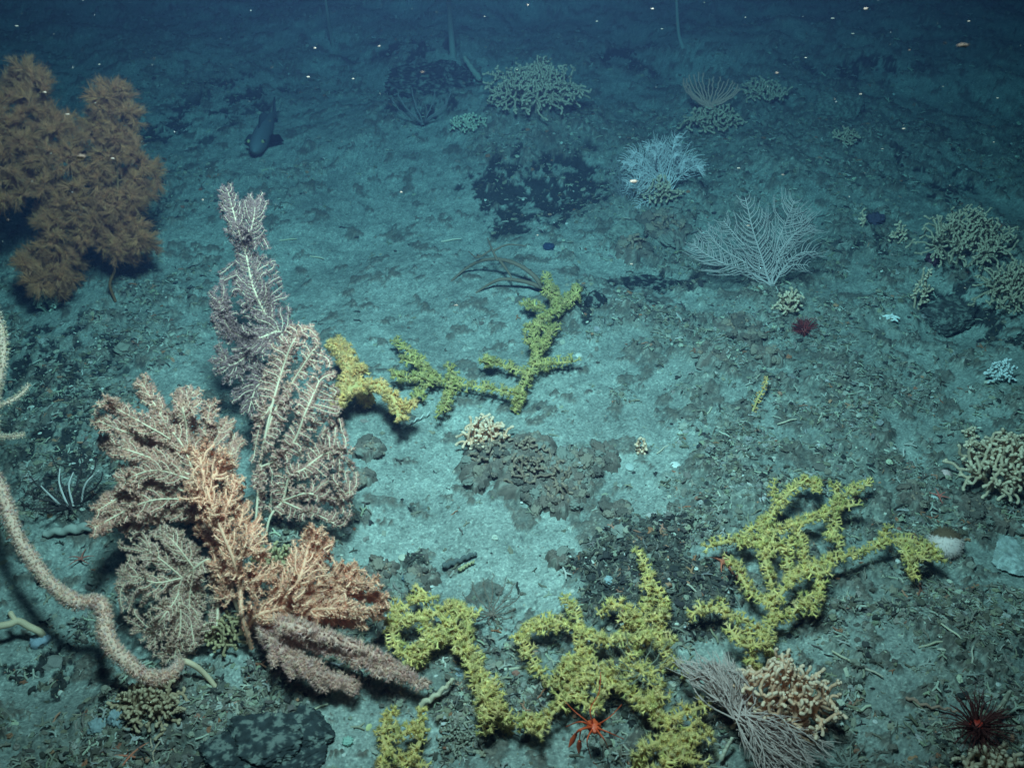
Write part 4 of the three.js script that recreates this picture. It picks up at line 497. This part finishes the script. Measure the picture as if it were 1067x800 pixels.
// ------------------------------------------------------------------ stones and slabs
{
  const R = rng(55);
  const stone = (label, px, py, rx, ry, rz, c, seed, yaw = 0, rough = .4, name = 'rock') => { const g = crag(seed, rx, ry, rz, 30, 20); g.rotateY(yaw); const p = at(px, py); g.translate(p.x, ground(p.x, p.z) + ry * 0.25, p.z); const m = new MB(true); const P = g.attributes.position; m.geo(g, c); const pos = m.p; for (let i = 0; i < m.v; i++) { const k = n3(pos[i * 3] * 60, pos[i * 3 + 1] * 60, pos[i * 3 + 2] * 60), k2 = n3(pos[i * 3] * 34, pos[i * 3 + 1] * 34, pos[i * 3 + 2] * 34 + seed), d = sstep(k2 * .8 + 0.6 * k + .5 * n3(pos[i * 3] * 150, pos[i * 3 + 1] * 150, pos[i * 3 + 2] * 150), 0.05, 0.6); m.c[i * 3] = lerp(c.r * (1 + .5 * k), .26, d * .7); m.c[i * 3 + 1] = lerp(c.g * (1 + .5 * k), .28, d * .7); m.c[i * 3 + 2] = lerp(c.b * (1 + .5 * k), .25, d * .7); } return single(name, m.build(), vcol('rock_face', 0.8), label, 'rock'); };
{ const t = thing('broken_rock', 'broken dark blue grey rock on sand below the furry arms', 'rock', at(283, 775)); for (const [px, py, rx, ry, rz, sd, yw] of [[276, 772, .085, .020, .055, 3, .35], [314, 764, .055, .018, .045, 23, -.5], [246, 788, .07, .017, .05, 33, .1], [302, 794, .07, .017, .045, 43, .6]]) { const o = stone('', px, py, rx, ry, rz, col(.028, .036, .040), sd, yw); scene.remove(o); taken.set('rock', taken.get('rock') - 1); o.name = 'rock_block'; o.userData = {}; o.position.sub(t.position); t.add(o); } }
  stone('small black rock beside the tip of the olive yellow coral', 621, 316, .03, .035, .035, col(.008, .009, .012), 4, 0, .5);
  stone('long black stone laid in for a dark crevice near the olive yellow coral', 685, 296, .10, .02, .035, col(.010, .011, .014), 5, -.1, .6);  // near-black stone put in place of a shaded crevice
  stone('dark grey boulder below the greenish coral ledge', 985, 330, .09, .04, .07, col(.06, .06, .058), 6, .4, .5);
  stone('dark boulder on the distant slope beside the sage dome', 452, 92, .18, .09, .12, col(.016, .016, .018), 8, .2, .5);
  stone('round pale boulder on the distant dark slope', 875, 118, .10, .07, .08, col(.14, .15, .13), 9, .2, .3);
  stone('pale flat sponge beside the white urchin', 1056, 586, .045, .012, .06, col(.48, .52, .50), 14, .2, .2, 'flat_sponge');
  stone('pale grey stone hump at the foot of the white bush', 650, 250, .07, .05, .05, col(.2, .21, .18), 15, 0, .35);
  const log = (label, pts, r, c, seed) => { const P = smooth(pts.map((a) => at(...a)), 18).map((p, i) => p.add(V(0, .004 * Math.sin(i * 1.7 + seed), 0))); return single('dead_stalk', new MB().tube(P, (s) => r * (1 + .12 * n2(s * 5, seed)) * (1 - .4 * s), 9).build(), mat('stalk_' + seed, c, .9), label, 'dead stalk'); };
  log('pale grey dead stalk lying beside the white-armed feather star', [[118, 540, .03], [95, 548, .02], [70, 552, .015], [45, 556, .01]], .012, col(.36, .36, .32), 1);
  log('pale stalk leaning on the distant sage dome', [[500, 82, .02], [492, 72, .05], [484, 60, .09]], .013, col(.36, .36, .3), 2);
  log('pale tube leaning beside the dark red anemone', [[1036, 752, .01], [1042, 740, .04], [1052, 722, .08]], .006, col(.52, .46, .36), 3);
  log('cream forked stick under the tip of the furry arms', [[438, 734, .02], [452, 726, .03], [466, 714, .04], [472, 708, .045]], .0055, col(.62, .5, .36), 4);
  log('straight cream stick on rubble beside the small yellow arch', [[478, 738, .015], [490, 732, .015], [504, 724, .015]], .0036, col(.66, .54, .4), 5);
  log('cream stick crossing the foot of the grey twig bundle', [[752, 790, .02], [758, 778, .03], [764, 768, .04]], .004, col(.62, .54, .42), 6);
  log('dark wooden sliver on sand above the left yellow coral'.replace('left yellow coral', 'yellow coral by the furry arms'), [[462, 590, .012], [478, 584, .012], [496, 576, .012]], .006, col(.12, .13, .13), 7);
  log('pale sliver on sand beside the dark wooden one', [[478, 594, .01], [486, 589, .012], [494, 585, .012]], .003, col(.6, .52, .3), 8);
  log('thin white stick on sand below the golden clump', [[418, 446, .008], [432, 438, .01], [448, 430, .012]], .0022, col(.62, .62, .58), 9);
  log('thin pinkish root creeping towards the dark red anemone', [[945, 726, .008], [965, 735, .012], [985, 738, .012], [1000, 742, .01]], .003, col(.42, .24, .18), 10);
}

// ------------------------------------------------------------------ pale fans and bushes further off
{
  const t = thing('white_sea_fan', 'wide silvery white sea fan with fine feathered branches', 'sea fan', at(808, 306)), pl = fanPlane(808, 306, 50, 0), m = mat('silver_axis', col(.44, .37, .36), .8); let k = 0;
  const A = (path, len, bias, r = .0026) => plume(t, pl, path, { seed: 700 + k++, r, gap: .0085, len, bias, m, k: 22, from: .12, fine: .009 });
  A([[808, 306], [800, 288], [794, 268, .01], [786, 244, .02], [777, 206, .03]], .085, 0, .0042); A([[803, 297], [782, 284], [758, 276], [738, 266], [722, 254]], .11, 1, .0036); A([[805, 298], [806, 272], [812, 248], [822, 226], [828, 209]], .10, 0, .0036); A([[806, 297], [818, 278], [834, 264], [850, 262]], .085, -1, .0034); A([[798, 280], [782, 262], [766, 244], [754, 230]], .08, 0, .003); A([[808, 268], [822, 250], [836, 238], [846, 234]], .075, 0, .003); A([[800, 288], [778, 274], [752, 258], [736, 240]], .075, 0, .003); A([[806, 285], [816, 262], [830, 240], [838, 220]], .07, 0, .003); A([[794, 268], [796, 245], [800, 222]], .06, 0, .0028); A([[812, 284], [828, 276], [842, 276]], .05, 0, .0026);
}
{
  const t = thing('white_bush_coral', 'pale blue white feathery coral bush on a sage coral base', 'coral', at(696, 208)), pl = fanPlane(696, 208, 22), R = rng(720), m = mat('blue_white_axis', col(.66, .62, .64), .85);
  for (let k = 0; k < 30; k++) { const a = -2.0 + 3.1 * (k + R()) / 30, e = 26 + 22 * R(), x0 = 690 + R() * 10, y0 = 202 - R() * 14, dx = Math.sin(a) * e * .95, dy = -Math.cos(a) * e * 1.25, d = (R() - .4) * .14; plume(t, pl, [[x0, y0, 0], [x0 + dx * .45, y0 + dy * .55, d * .5], [x0 + dx * .85, y0 + dy * .9, d], [x0 + dx * 1.05, y0 + dy * .95 + 4, d * 1.2]], { seed: 730 + k, r: .0024, gap: .008, len: .05, m, k: 12, from: .2, fine: .010 }); }
}
{
  const t = thing('faint_sea_fan', 'faint grey fan of fine twigs beside the black rock patch', 'sea fan', at(645, 212)), pl = fanPlane(645, 212, 30), m = mat('grey_axis', col(.22, .21, .22), .85);
  for (const [k, x, y] of [[0, 634, 172], [1, 642, 162], [2, 651, 160], [3, 659, 168], [4, 662, 186]]) plume(t, pl, [[648, 214], [lerp(648, x, .4), lerp(214, y, .5)], [x, y]], { seed: 790 + k, r: .002, gap: .012, len: .05, m, k: 10 });
}
for (const [l, pts, r] of [['thin pale sea whip curving up from the far slope above the fish', [[347, 48, 0], [344, 35, .08], [341, 15, .2], [338, -8, .34], [335, -30, .46]], .008], ['straight faint sea whip standing on the far slope beyond the feather star', [[712, 50, 0], [708, 38, .06], [706, 18, .18], [705, -10, .34], [706, -30, .44]], .009], ['dim upright sea whip behind the distant sage dome', [[472, 58, 0], [470, 35, .12], [468, 10, .28], [465, -15, .42]], .014]]) single('sea_whip', new MB().tube(smooth(pts.map((a) => at(...a)), 20), (s) => r * (1 - .5 * s), 7).build(), mat('whip_grey', col(.42, .44, .40), .85), l, 'sea whip', 'far sea whips');
// ------------------------------------------------------------------ grey bundle of fine twigs
{
  const t = thing('grey_twig_bundle', 'grey bundle of fine dead twigs lying against the pink stony coral', 'dead coral', at(775, 752)), R = rng(741), P = (x, y, h) => at(x, y, h), m = mat('grey_twig', col(.64, .46, .42), .9), groups = [[], []];
  for (let k = 0; k < 110; k++) { const up = k % 2, u = R(), w = R() - .5; const hub = P(772 + (R() - .5) * 16, 745 + (R() - .5) * 10, .05 + .03 * R());
    const end = up ? P(702 + u * 62, 686 + (1 - u) * 2 + R() * 14 + u * 2, .07 + .05 * R()) : P(795 + u * 75, 812 - u * 30 + w * 16, .03 + .05 * R()), mid = hub.clone().lerp(end, .5).add(V((R() - .5) * .05, .03 * R(), (R() - .5) * .05));
    const b = new MB(), pts = smooth([hub, mid, end], 10); b.tube(pts, (s) => .0014 * (1.1 - .6 * s), 5); for (let j = 2; j < 10; j++) { const q = pts[j], d = pts[j].clone().sub(pts[j - 1]).normalize(), sd = V(R() - .5, R() * .4, R() - .5).normalize(), e = q.clone().addScaledVector(d, .010 + R() * .018).addScaledVector(sd, .006 + .012 * R()); b.tube([q, q.clone().lerp(e, .5).addScaledVector(sd, .002), e], (s) => .0009 * (1.1 - .6 * s), 4, null, false); }
    part('twig', b.build(), m, t); }
}
// ------------------------------------------------------------------ bare brown branch on the sand
{
  const t = thing('bare_branch', 'bare brown forked branch lying on sand by the olive coral', 'branch', at(566, 300)), m = mat('bare_wood', col(.20, .14, .10), .85), B = (l, r) => part('branch', new MB().tube(smooth(l.map((a) => at(...a)), 22), (s) => r * (1 - .55 * s), 7).build(), m, t);
  B([[566, 300, .02], [556, 287, .05], [540, 276, .07], [520, 270, .07], [500, 272, .05], [485, 280, .02], [470, 293, .0]], .007); B([[564, 299, .02], [545, 293, .03], [522, 291, .04], [508, 297, .02], [496, 305, .0]], .0065); B([[518, 271, .07], [512, 258, .09], [508, 248, .1]], .004); B([[520, 270, .07], [530, 284, .05], [534, 291, .04]], .004); B([[513, 262, .08], [528, 255, .09], [548, 256, .08]], .0035); B([[512, 260, .08], [498, 268, .07], [488, 262, .07]], .003);
}
// ------------------------------------------------------------------ feather stars
function featherStar(name, label, px, py, arms, len, o) {
  const c = at(px, py, o.h ?? 0.02), t = thing(name, label, 'feather star', c), R = rng(o.seed), m = o.m;
  part('disc', lump(2, o.r * 3.2, o.r * 2.6, o.r * 3.2, .2, 2).translate(c.x, c.y, c.z), m, t);
  for (let k = 0; k < arms; k++) {
    const a = (o.a0 ?? 0) + (o.span ?? 6.283) * (k + .2 + .4 * R()) / arms, d = V(Math.cos(a), 0, -Math.sin(a)), L = len * (.85 + .3 * R()), up = o.up ?? 1, pts = [];
    for (let j = 0; j <= 10; j++) { const s = j / 10; pts.push(c.clone().addScaledVector(d, L * (Math.sin(s * 1.5) * .75)).add(V(0, L * up * (s * .75 + .12 * s * s) - .0 * s, 0)).add(V((R() - .5) * .006, (R() - .5) * .006, 0))); }
    const b = new MB(); b.tube(pts, (s) => o.r * (1 - .6 * s), 5); for (let j = 1; j < 10; j++) for (const sg of [-1, 1]) for (let q = 0; q < 2; q++) { const p = pts[j].clone().lerp(pts[j + 1], q / 2), T = pts[j + 1].clone().sub(pts[j]).normalize(), S = V().crossVectors(T, V(0, .3, 1).normalize()).normalize().multiplyScalar(sg); b.blade(p, p.clone().addScaledVector(S, len * (o.pin ?? .1)).addScaledVector(T, len * .07), o.r * .28); }
    part('arm', b.build(), m, t);
  }
}
featherStar('feather_star', 'pinkish feather star with raised curved arms on a sage coral bed', 740, 112, 19, .125, { seed: 751, r: .0036, m: mat('pink_arm', col(.62, .34, .26), .8), h: .07, up: .75, a0: -.35, span: 3.84, pin: .05 });
featherStar('feather_star', 'dark feather star with white outer arms beside the pale dead stalk', 72, 526, 10, .10, { seed: 752, r: .0026, m: mat('dark_arm', col(.05, .035, .035), .8), h: .015, up: .7, pin: .28 });
{ const R = rng(753); for (const [a, b] of [[[62, 526], [42, 506]], [[70, 527], [62, 488]], [[76, 527], [76, 492]], [[84, 526], [103, 490]]]) { const A = at(...a, .02), B = at(...b, .07); part('white_arm', new MB().tube(smooth([A, A.clone().lerp(B, .5).add(V(-.006, .012, 0)), B], 10), (s) => .0026 * (1 - .5 * s), 6).build(), mat('white_arm', col(.66, .58, .56), .8), scene.getObjectByName('feather_star_001')); } }
featherStar('feather_star', 'dark spindly feather star among rocks beside the distant sage dome', 440, 128, 8, .13, { seed: 754, r: .003, m: mat('grey_arm', col(.22, .22, .22), .8), h: .02, up: .9, pin: .05 });
featherStar('feather_star', 'grey wispy feather star on rubble below the pink stony coral', 884, 796, 12, .06, { seed: 755, r: .0015, m: mat('grey_arm2', col(.26, .25, .22), .8), h: .01, up: .5, pin: .12 });
featherStar('feather_star', 'grey brown wispy feather star above the yellow coral on sand', 512, 640, 14, .075, { seed: 756, r: .0013, m: mat('brown_arm', col(.22, .15, .12), .8), h: .02, up: .7, pin: .1 });
featherStar('feather_star', 'fine grey green feather star in the tangled yellow thicket', 668, 702, 14, .075, { seed: 757, r: .0013, m: mat('green_arm', col(.26, .24, .18), .8), h: .05, up: .7, pin: .12 });
// ------------------------------------------------------------------ anemones
function anemone(label, px, py, r, n, len, c1, c2, seed, h) {
  const c = at(px, py, h), t = thing('anemone', label, 'anemone', c), R = rng(seed);
  part('column', lump(seed, r, r * 1.1, r, .2, 3).translate(c.x, c.y, c.z), mat('anemone_core' + seed, c1, .6), t);
  for (let k = 0; k < n; k++) { const a = R() * 6.283, e = -.05 + R() * 1.1, d = V(Math.cos(a) * Math.cos(e), Math.sin(e), Math.sin(a) * Math.cos(e)), p0 = c.clone().addScaledVector(d, r * .8), p1 = c.clone().addScaledVector(d, r + len * .5).add(V((R() - .5) * len * .3, len * .1, (R() - .5) * len * .3)), p2 = p1.clone().addScaledVector(d, len * .5).add(V((R() - .5) * len * .4, -len * .15 * R(), (R() - .5) * len * .4)), b = new MB(); const pts = smooth([p0, p1, p2], 7); b.tube(pts, (s) => r * .11 * (1 - .75 * s), 5); for (let j = 2; j < 7; j++) for (let q = 0; q < 2; q++) b.blade(pts[j], pts[j].clone().add(V(R() - .5, R() - .4, R() - .5).multiplyScalar(len * .26)), r * .03); part('tentacle', b.build(), mat('anemone_arm' + seed, c2, .7), t); }
}
anemone('dark red feathery anemone with a scarlet heart over the buff coral', 1018, 758, .013, 110, .044, col(.5, .03, .015), col(.10, .018, .016), 761, .06);
anemone('small crimson anemone on rubble below the white sea fan', 838, 345, .014, 60, .026, col(.24, .02, .018), col(.22, .022, .022), 762, .012);
// ------------------------------------------------------------------ urchins
function urchin(label, px, py, r, cap, c1, c2, seed) {
  const c = at(px, py, r * .8), t = thing('sea_urchin', label, 'sea urchin', c), R = rng(seed), g = new THREE.SphereGeometry(r, 28, 20); g.scale(1, .86, 1); g.deleteAttribute('uv'); const m = new MB(true); m.geo(g, c1); const ax = V(.1, .72, -.68).normalize(), isTop = (v) => cap && v.clone().normalize().dot(ax) > .42 + .06 * n2(v.x * 200, v.z * 200); const v = V();
  for (let i = 0; i < m.v; i++) { v.set(m.p[i * 3], m.p[i * 3 + 1], m.p[i * 3 + 2]); const cc = isTop(v) ? c2 : c1; m.c[i * 3] = cc.r; m.c[i * 3 + 1] = cc.g; m.c[i * 3 + 2] = cc.b; }  // the upper back of the body takes the darker brown
  part('body', m.build().translate(c.x, c.y, c.z), vcol('urchin_test', .8), t); const list = [], sp = new MB().blade(V(0, 0, 0), V(0, 1, 0), .09).build();
  for (let k = 0; k < 900; k++) { const z = R() * 2 - 1, a = R() * 6.283, w = Math.sqrt(1 - z * z), d = V(Math.cos(a) * w, z, Math.sin(a) * w), p = d.clone().multiplyScalar(r * .97); p.y *= .86; list.push({ p: p.add(c), q: quat(d, R()), s: r * (.16 + .12 * R()), c: tint(isTop(d) ? c2 : R() < .5 ? c1 : col(.78, .60, .56), R, .1) }); }
  copies('spines', sp, mat('urchin_spine', col(1, 1, 1), .7), list, t);
}
urchin('round white and pink sea urchin darker brown on top', 986, 566, .033, true, col(.84, .62, .58), col(.16, .09, .05), 771);
urchin('small pale pink sea urchin below the peach coral dome', 985, 495, .013, false, col(.8, .52, .5), col(.1, .1, .1), 772);
// ------------------------------------------------------------------ sponges
{
  const ball = (label, px, py, r, c, seed, sy = .9) => { r *= .7; const g = lump(seed, r, r * sy * .85, r * (.8 + .3 * (seed % 3) / 2), .34, 6, 1.7); const p = at(px, py, r * .3); g.translate(p.x, p.y, p.z); return single('sponge', g, mat('sponge' + seed, c, .85), label, 'sponge'); };
  ball('round grey sponge ball beside the knobbly brown coral heap', 101, 758, .022, col(.30, .36, .37), 1); ball('curved grey sponge lobe against the knobbly brown coral heap', 121, 750, .018, col(.30, .36, .38), 2, 1.7); ball('small grey sponge bead above the round grey one', 113, 737, .011, col(.3, .35, .34), 3); ball('bright blue sponge spot on bare rubble', 892, 691, .008, col(.02, .05, .2), 4); ball('deep blue sponge on sand above the bare branch', 572, 257, .022, col(.02, .04, .10), 5, .6); ball('blue sponge in the fork of the bright yellow coral', 851, 601, .009, col(.02, .05, .2), 6); ball('purple sponge beside the forked coral sprig', 913, 228, .035, col(.07, .055, .10), 7, .8); ball('purple brown sponge under the greenish coral mass', 974, 270, .03, col(.10, .03, .06), 8); ball('grey blue sponge lump in the crust by the peach fan', 426, 603, .019, col(.13, .18, .21), 9, .6); ball('pale blue round sponge on the dark pebble bank', 702, 550, .010, col(.2, .26, .34), 10); ball('faint round sponge on the dark pebble bank', 634, 604, .011, col(.34, .42, .44), 11); ball('pale sponge cushion under the yellow coral by the furry arms', 478, 702, .020, col(.34, .38, .42), 12, .6); ball('pale teal sponge on sand beside the small yellow arch', 362, 772, .012, col(.34, .5, .42), 13, .6);
}
// ------------------------------------------------------------------ stars
function star(name, label, px, py, arms, len, r, c, seed, cat) { const p = at(px, py, .008), t = thing(name, label, cat, p), R = rng(seed), m = mat('star' + seed, c, .8); p.y = Math.max(p.y, ground(p.x, p.z) + r * .6); part('disc', lump(seed, r * 2, r * .9, r * 2, .1, 2).translate(p.x, p.y, p.z), m, t); for (let k = 0; k < arms; k++) { const a = k / arms * 6.283 + seed, w = (R() - .5) * .8, P = []; for (let j = 0; j <= 6; j++) { const s = j / 6, b = a + w * s; P.push(V(p.x + Math.cos(b) * len * s, p.y + .003 * Math.sin(s * 3) , p.z + Math.sin(b) * len * s)); } part('arm', new MB().tube(P, (s) => r * (1 - .75 * s), 6).build(), m, t); } }
star('brittle_star', 'orange brittle star on dark pebbles beside the bright yellow coral', 754, 585, 5, .028, .0032, col(.62, .16, .09), 1, 'brittle star'); star('brittle_star', 'salmon brittle star on rubble below the orange one', 766, 602, 5, .026, .003, col(.55, .17, .11), 2, 'brittle star'); star('brittle_star', 'orange brittle star on the coral heap under the whip', 136, 790, 5, .034, .0022, col(.66, .2, .12), 3, 'brittle star'); star('brittle_star', 'pale tan brittle star near the coral heap under the whip', 160, 782, 5, .03, .0018, col(.6, .42, .3), 4, 'brittle star'); star('starfish', 'small bright white starfish on rubble beside the dark hollow', 929, 331, 5, .022, .007, col(.85, .86, .84), 5, 'starfish'); star('brittle_star', 'red brown brittle star by the whip coral shadow', 84, 582, 5, .026, .002, col(.4, .13, .1), 6, 'brittle star'); star('brittle_star', 'tiny red brittle star among rubble near the white urchin', 978, 520, 5, .024, .002, col(.6, .15, .12), 7, 'brittle star');
// ------------------------------------------------------------------ red crab
{
  const c = at(619, 757, .085), t = thing('crab', 'red orange long legged crab perched on the yellow thicket', 'crab', c), m = mat('crab_shell', col(.78, .10, .03), .5), u = mpp(c), R = rng(781);
  const g = lump(9, .010, .007, .013, .22, 5, 2); g.rotateY(.5); part('carapace', g.translate(c.x, c.y, c.z), m, t);
  const f = (x, y, h) => at(x, y, h), leg = (n, l, r) => part(n, new MB().tube(smooth([c.clone(), ...l.map((a) => f(...a))], 20), (s) => r * .68 * (1 - .6 * s), 6).build(), m, t);
  leg('leg', [[606, 752, .11], [590, 757, .06]], .0028); leg('leg', [[604, 760, .10], [596, 772, .05]], .0026); leg('leg', [[612, 770, .10], [616, 790, .03]], .0024); leg('leg', [[628, 768, .10], [634, 779, .05]], .0026); leg('leg', [[632, 762, .10], [650, 770, .06]], .0024); leg('leg', [[615, 740, .12], [624, 722, .10], [626, 700, .08]], .0018); leg('leg', [[634, 748, .11], [648, 734, .08]], .002); leg('leg', [[600, 742, .1], [588, 730, .08]], .0016);
  for (const [x, y, x2, y2] of [[600, 765, 593, 778], [604, 772, 603, 784]]) { leg('claw_arm', [[606, 760, .11], [x, y, .08]], .003); const p = f(x2, y2, .05), q = f(x, y, .08); part('claw', new MB().tube([q, q.clone().lerp(p, .5), p], [.003, .0046, .0012], 7).build(), m, t); }
}
// ------------------------------------------------------------------ fish
{
  const a = at(264, 158, .05), b = at(286, 116, .06), t = thing('fish', 'slender dark blue grey fish with a yellow eye hovering over the slope', 'fish', a.clone().lerp(b, .5)), d = b.clone().sub(a), L = d.length(), T = d.normalize(), S = V().crossVectors(T, UP).normalize(), N = V().crossVectors(S, T).normalize();
  const pos = [], idx = [], prof = [[0, .012, .012], [.04, .05, .05], [.12, .075, .085], [.28, .085, .11], [.45, .08, .112], [.62, .06, .088], [.78, .04, .065], [.88, .02, .04], [.93, .014, .035]];
  for (const [s, w, h] of prof) for (let k = 0; k < 14; k++) { const an = k / 14 * 6.283, p = a.clone().addScaledVector(T, s * L).addScaledVector(S, Math.cos(an) * w * L).addScaledVector(N, Math.sin(an) * h * L); pos.push(p.x, p.y, p.z); }
  for (let r = 0; r + 1 < prof.length; r++) for (let k = 0; k < 14; k++) { const A = r * 14 + k, B = r * 14 + (k + 1) % 14; idx.push(A, B, B + 14, A, B + 14, A + 14); } for (let k = 1; k < 13; k++) idx.push(0, k + 1, k);
  const g = new THREE.BufferGeometry(); g.setAttribute('position', new THREE.Float32BufferAttribute(pos, 3)); g.setIndex(idx); g.computeVertexNormals(); const m = mat('fish_skin', col(.11, .14, .16), .7); part('body', g, m, t);
  const fin = (name, pts, th = .004) => { const b2 = new MB(), P = pts.map(([s, n, w]) => a.clone().addScaledVector(T, s * L).addScaledVector(N, n * L).addScaledVector(S, w * L)), o = S.clone().multiplyScalar(th); const ids = []; for (const sg of [-.5, .5]) for (const p of P) ids.push(b2.vert(p.x + o.x * sg, p.y + o.y * sg, p.z + o.z * sg, S.x * sg, S.y * sg, S.z * sg)); const k = P.length; for (let i = 1; i + 1 < k; i++) b2.i.push(0, i, i + 1, k, k + i + 1, k + i); for (let i = 0; i < k; i++) { const j = (i + 1) % k; b2.i.push(i, j, k + j, i, k + j, k + i); } part(name, b2.build(), mat('fish_fin', col(.09, .12, .15), .6), t); };
  fin('tail_fin', [[.9, .02, 0], [1.08, .13, 0], [1.03, 0, 0], [1.08, -.13, 0], [.9, -.02, 0]]); fin('dorsal_fin', [[.3, .12, 0], [.42, .2, 0], [.6, .16, 0], [.72, .08, 0]]); fin('pectoral_fin', [[.26, -.02, .09], [.42, -.08, .2], [.46, -.02, .15], [.36, .02, .09]]); fin('pectoral_fin', [[.26, -.02, -.09], [.42, -.08, -.2], [.46, -.02, -.15], [.36, .02, -.09]]);
  for (const sg of [-1, 1]) { const e = a.clone().addScaledVector(T, .13 * L).addScaledVector(S, sg * .072 * L).addScaledVector(N, .05 * L), eye = part('eye', new THREE.SphereGeometry(.019 * L, 14, 10).translate(e.x, e.y, e.z), mat('fish_eye', col(.34, .32, .14), .3), t); const e2 = e.clone().addScaledVector(S, sg * .014 * L).addScaledVector(N, .008 * L); part('pupil', new THREE.SphereGeometry(.0135 * L, 12, 8).translate(e2.x, e2.y, e2.z), mat('fish_pupil', col(.01, .01, .012), .2), eye); }
}
// ------------------------------------------------------------------ drifting particles
{
  const R = rng(801), m = mat('marine_snow', col(.34, .25, .21), .9), put = (px, py, dist, dpx, label, group) => { const d = rayDir(px, py), p = camera.position.clone().addScaledVector(d, dist), s = dpx * dist * 2 * TY / PH / 2, g = lump(Math.floor(R() * 50), s * (1.3 + .8 * R()), s * .7, s * .7, .35, 2); g.translate(p.x, p.y, p.z); return single('drifting_particle', g, m, label, 'particle', group); };
  put(1004, 47, .95, 5, 'largest bright drifting particle, high in the darkest water'); put(84, 163, .95, 5.5, 'large bright particle drifting before the orange brown bush'); put(661, 189, 1.1, 4.5, 'pinkish round particle drifting beside the white bush');
  for (const [x, y, s] of [[418, 200, 4], [903, 9, 4.5], [868, 19, 3.5], [889, 35, 3], [942, 134, 3.5], [930, 123, 3], [816, 182, 2.5], [1036, 148, 4], [1040, 102, 3.5], [810, 76, 4], [777, 18, 3.5], [328, 50, 3], [103, 67, 3], [46, 96, 3.5], [117, 165, 3.5], [211, 208, 3.5], [219, 282, 4], [475, 318, 4], [780, 235, 3], [658, 275, 4], [440, 75, 4.5], [368, 82, 4], [505, 17, 3], [622, 22, 3], [680, 9, 4], [550, 5, 3], [395, 48, 3], [86, 0, 3], [17, 27, 4], [690, 30, 3], [985, 45, 3], [983, 90, 3], [1010, 22, 3], [770, 175, 3], [920, 155, 3], [897, 98, 2.5], [870, 103, 2.5], [283, 70, 3], [321, 80, 3], [160, 61, 3], [136, 250, 3], [70, 119, 3], [99, 107, 3], [8, 229, 4], [53, 175, 3], [560, 245, 3], [840, 60, 3], [948, 52, 2.5], [1006, 300, 2.5], [790, 300, 3]]) put(x, y, .75 + R() * 1.7, s * (.3 + .3 * R()), 'tiny bright speck drifting in the blue water', 'specks drifting in the water');
  const list = []; for (let k = 0; k < 900; k++) { const dist = 1.2 + R() * 2.6, d = rayDir(-100 + R() * 1270, -60 + Math.pow(R(), 1.5) * 800), p = camera.position.clone().addScaledVector(d, dist); if (p.y < 0.15) continue; list.push({ p, q: quat(V(R() - .5, R() - .5, R() - .5).normalize(), 0), s: .0003 + .0005 * R() * R(), c: tint(col(.35, .32, .29), R, .2) }); }
  tag(copies('marine_snow', new THREE.IcosahedronGeometry(1, 0), mat('marine_snow_fine', col(1, 1, 1), .9), list, scene), 'finest dust drifting throughout the water', 'marine snow', null, 'stuff');
}

renderer.render(scene, camera);
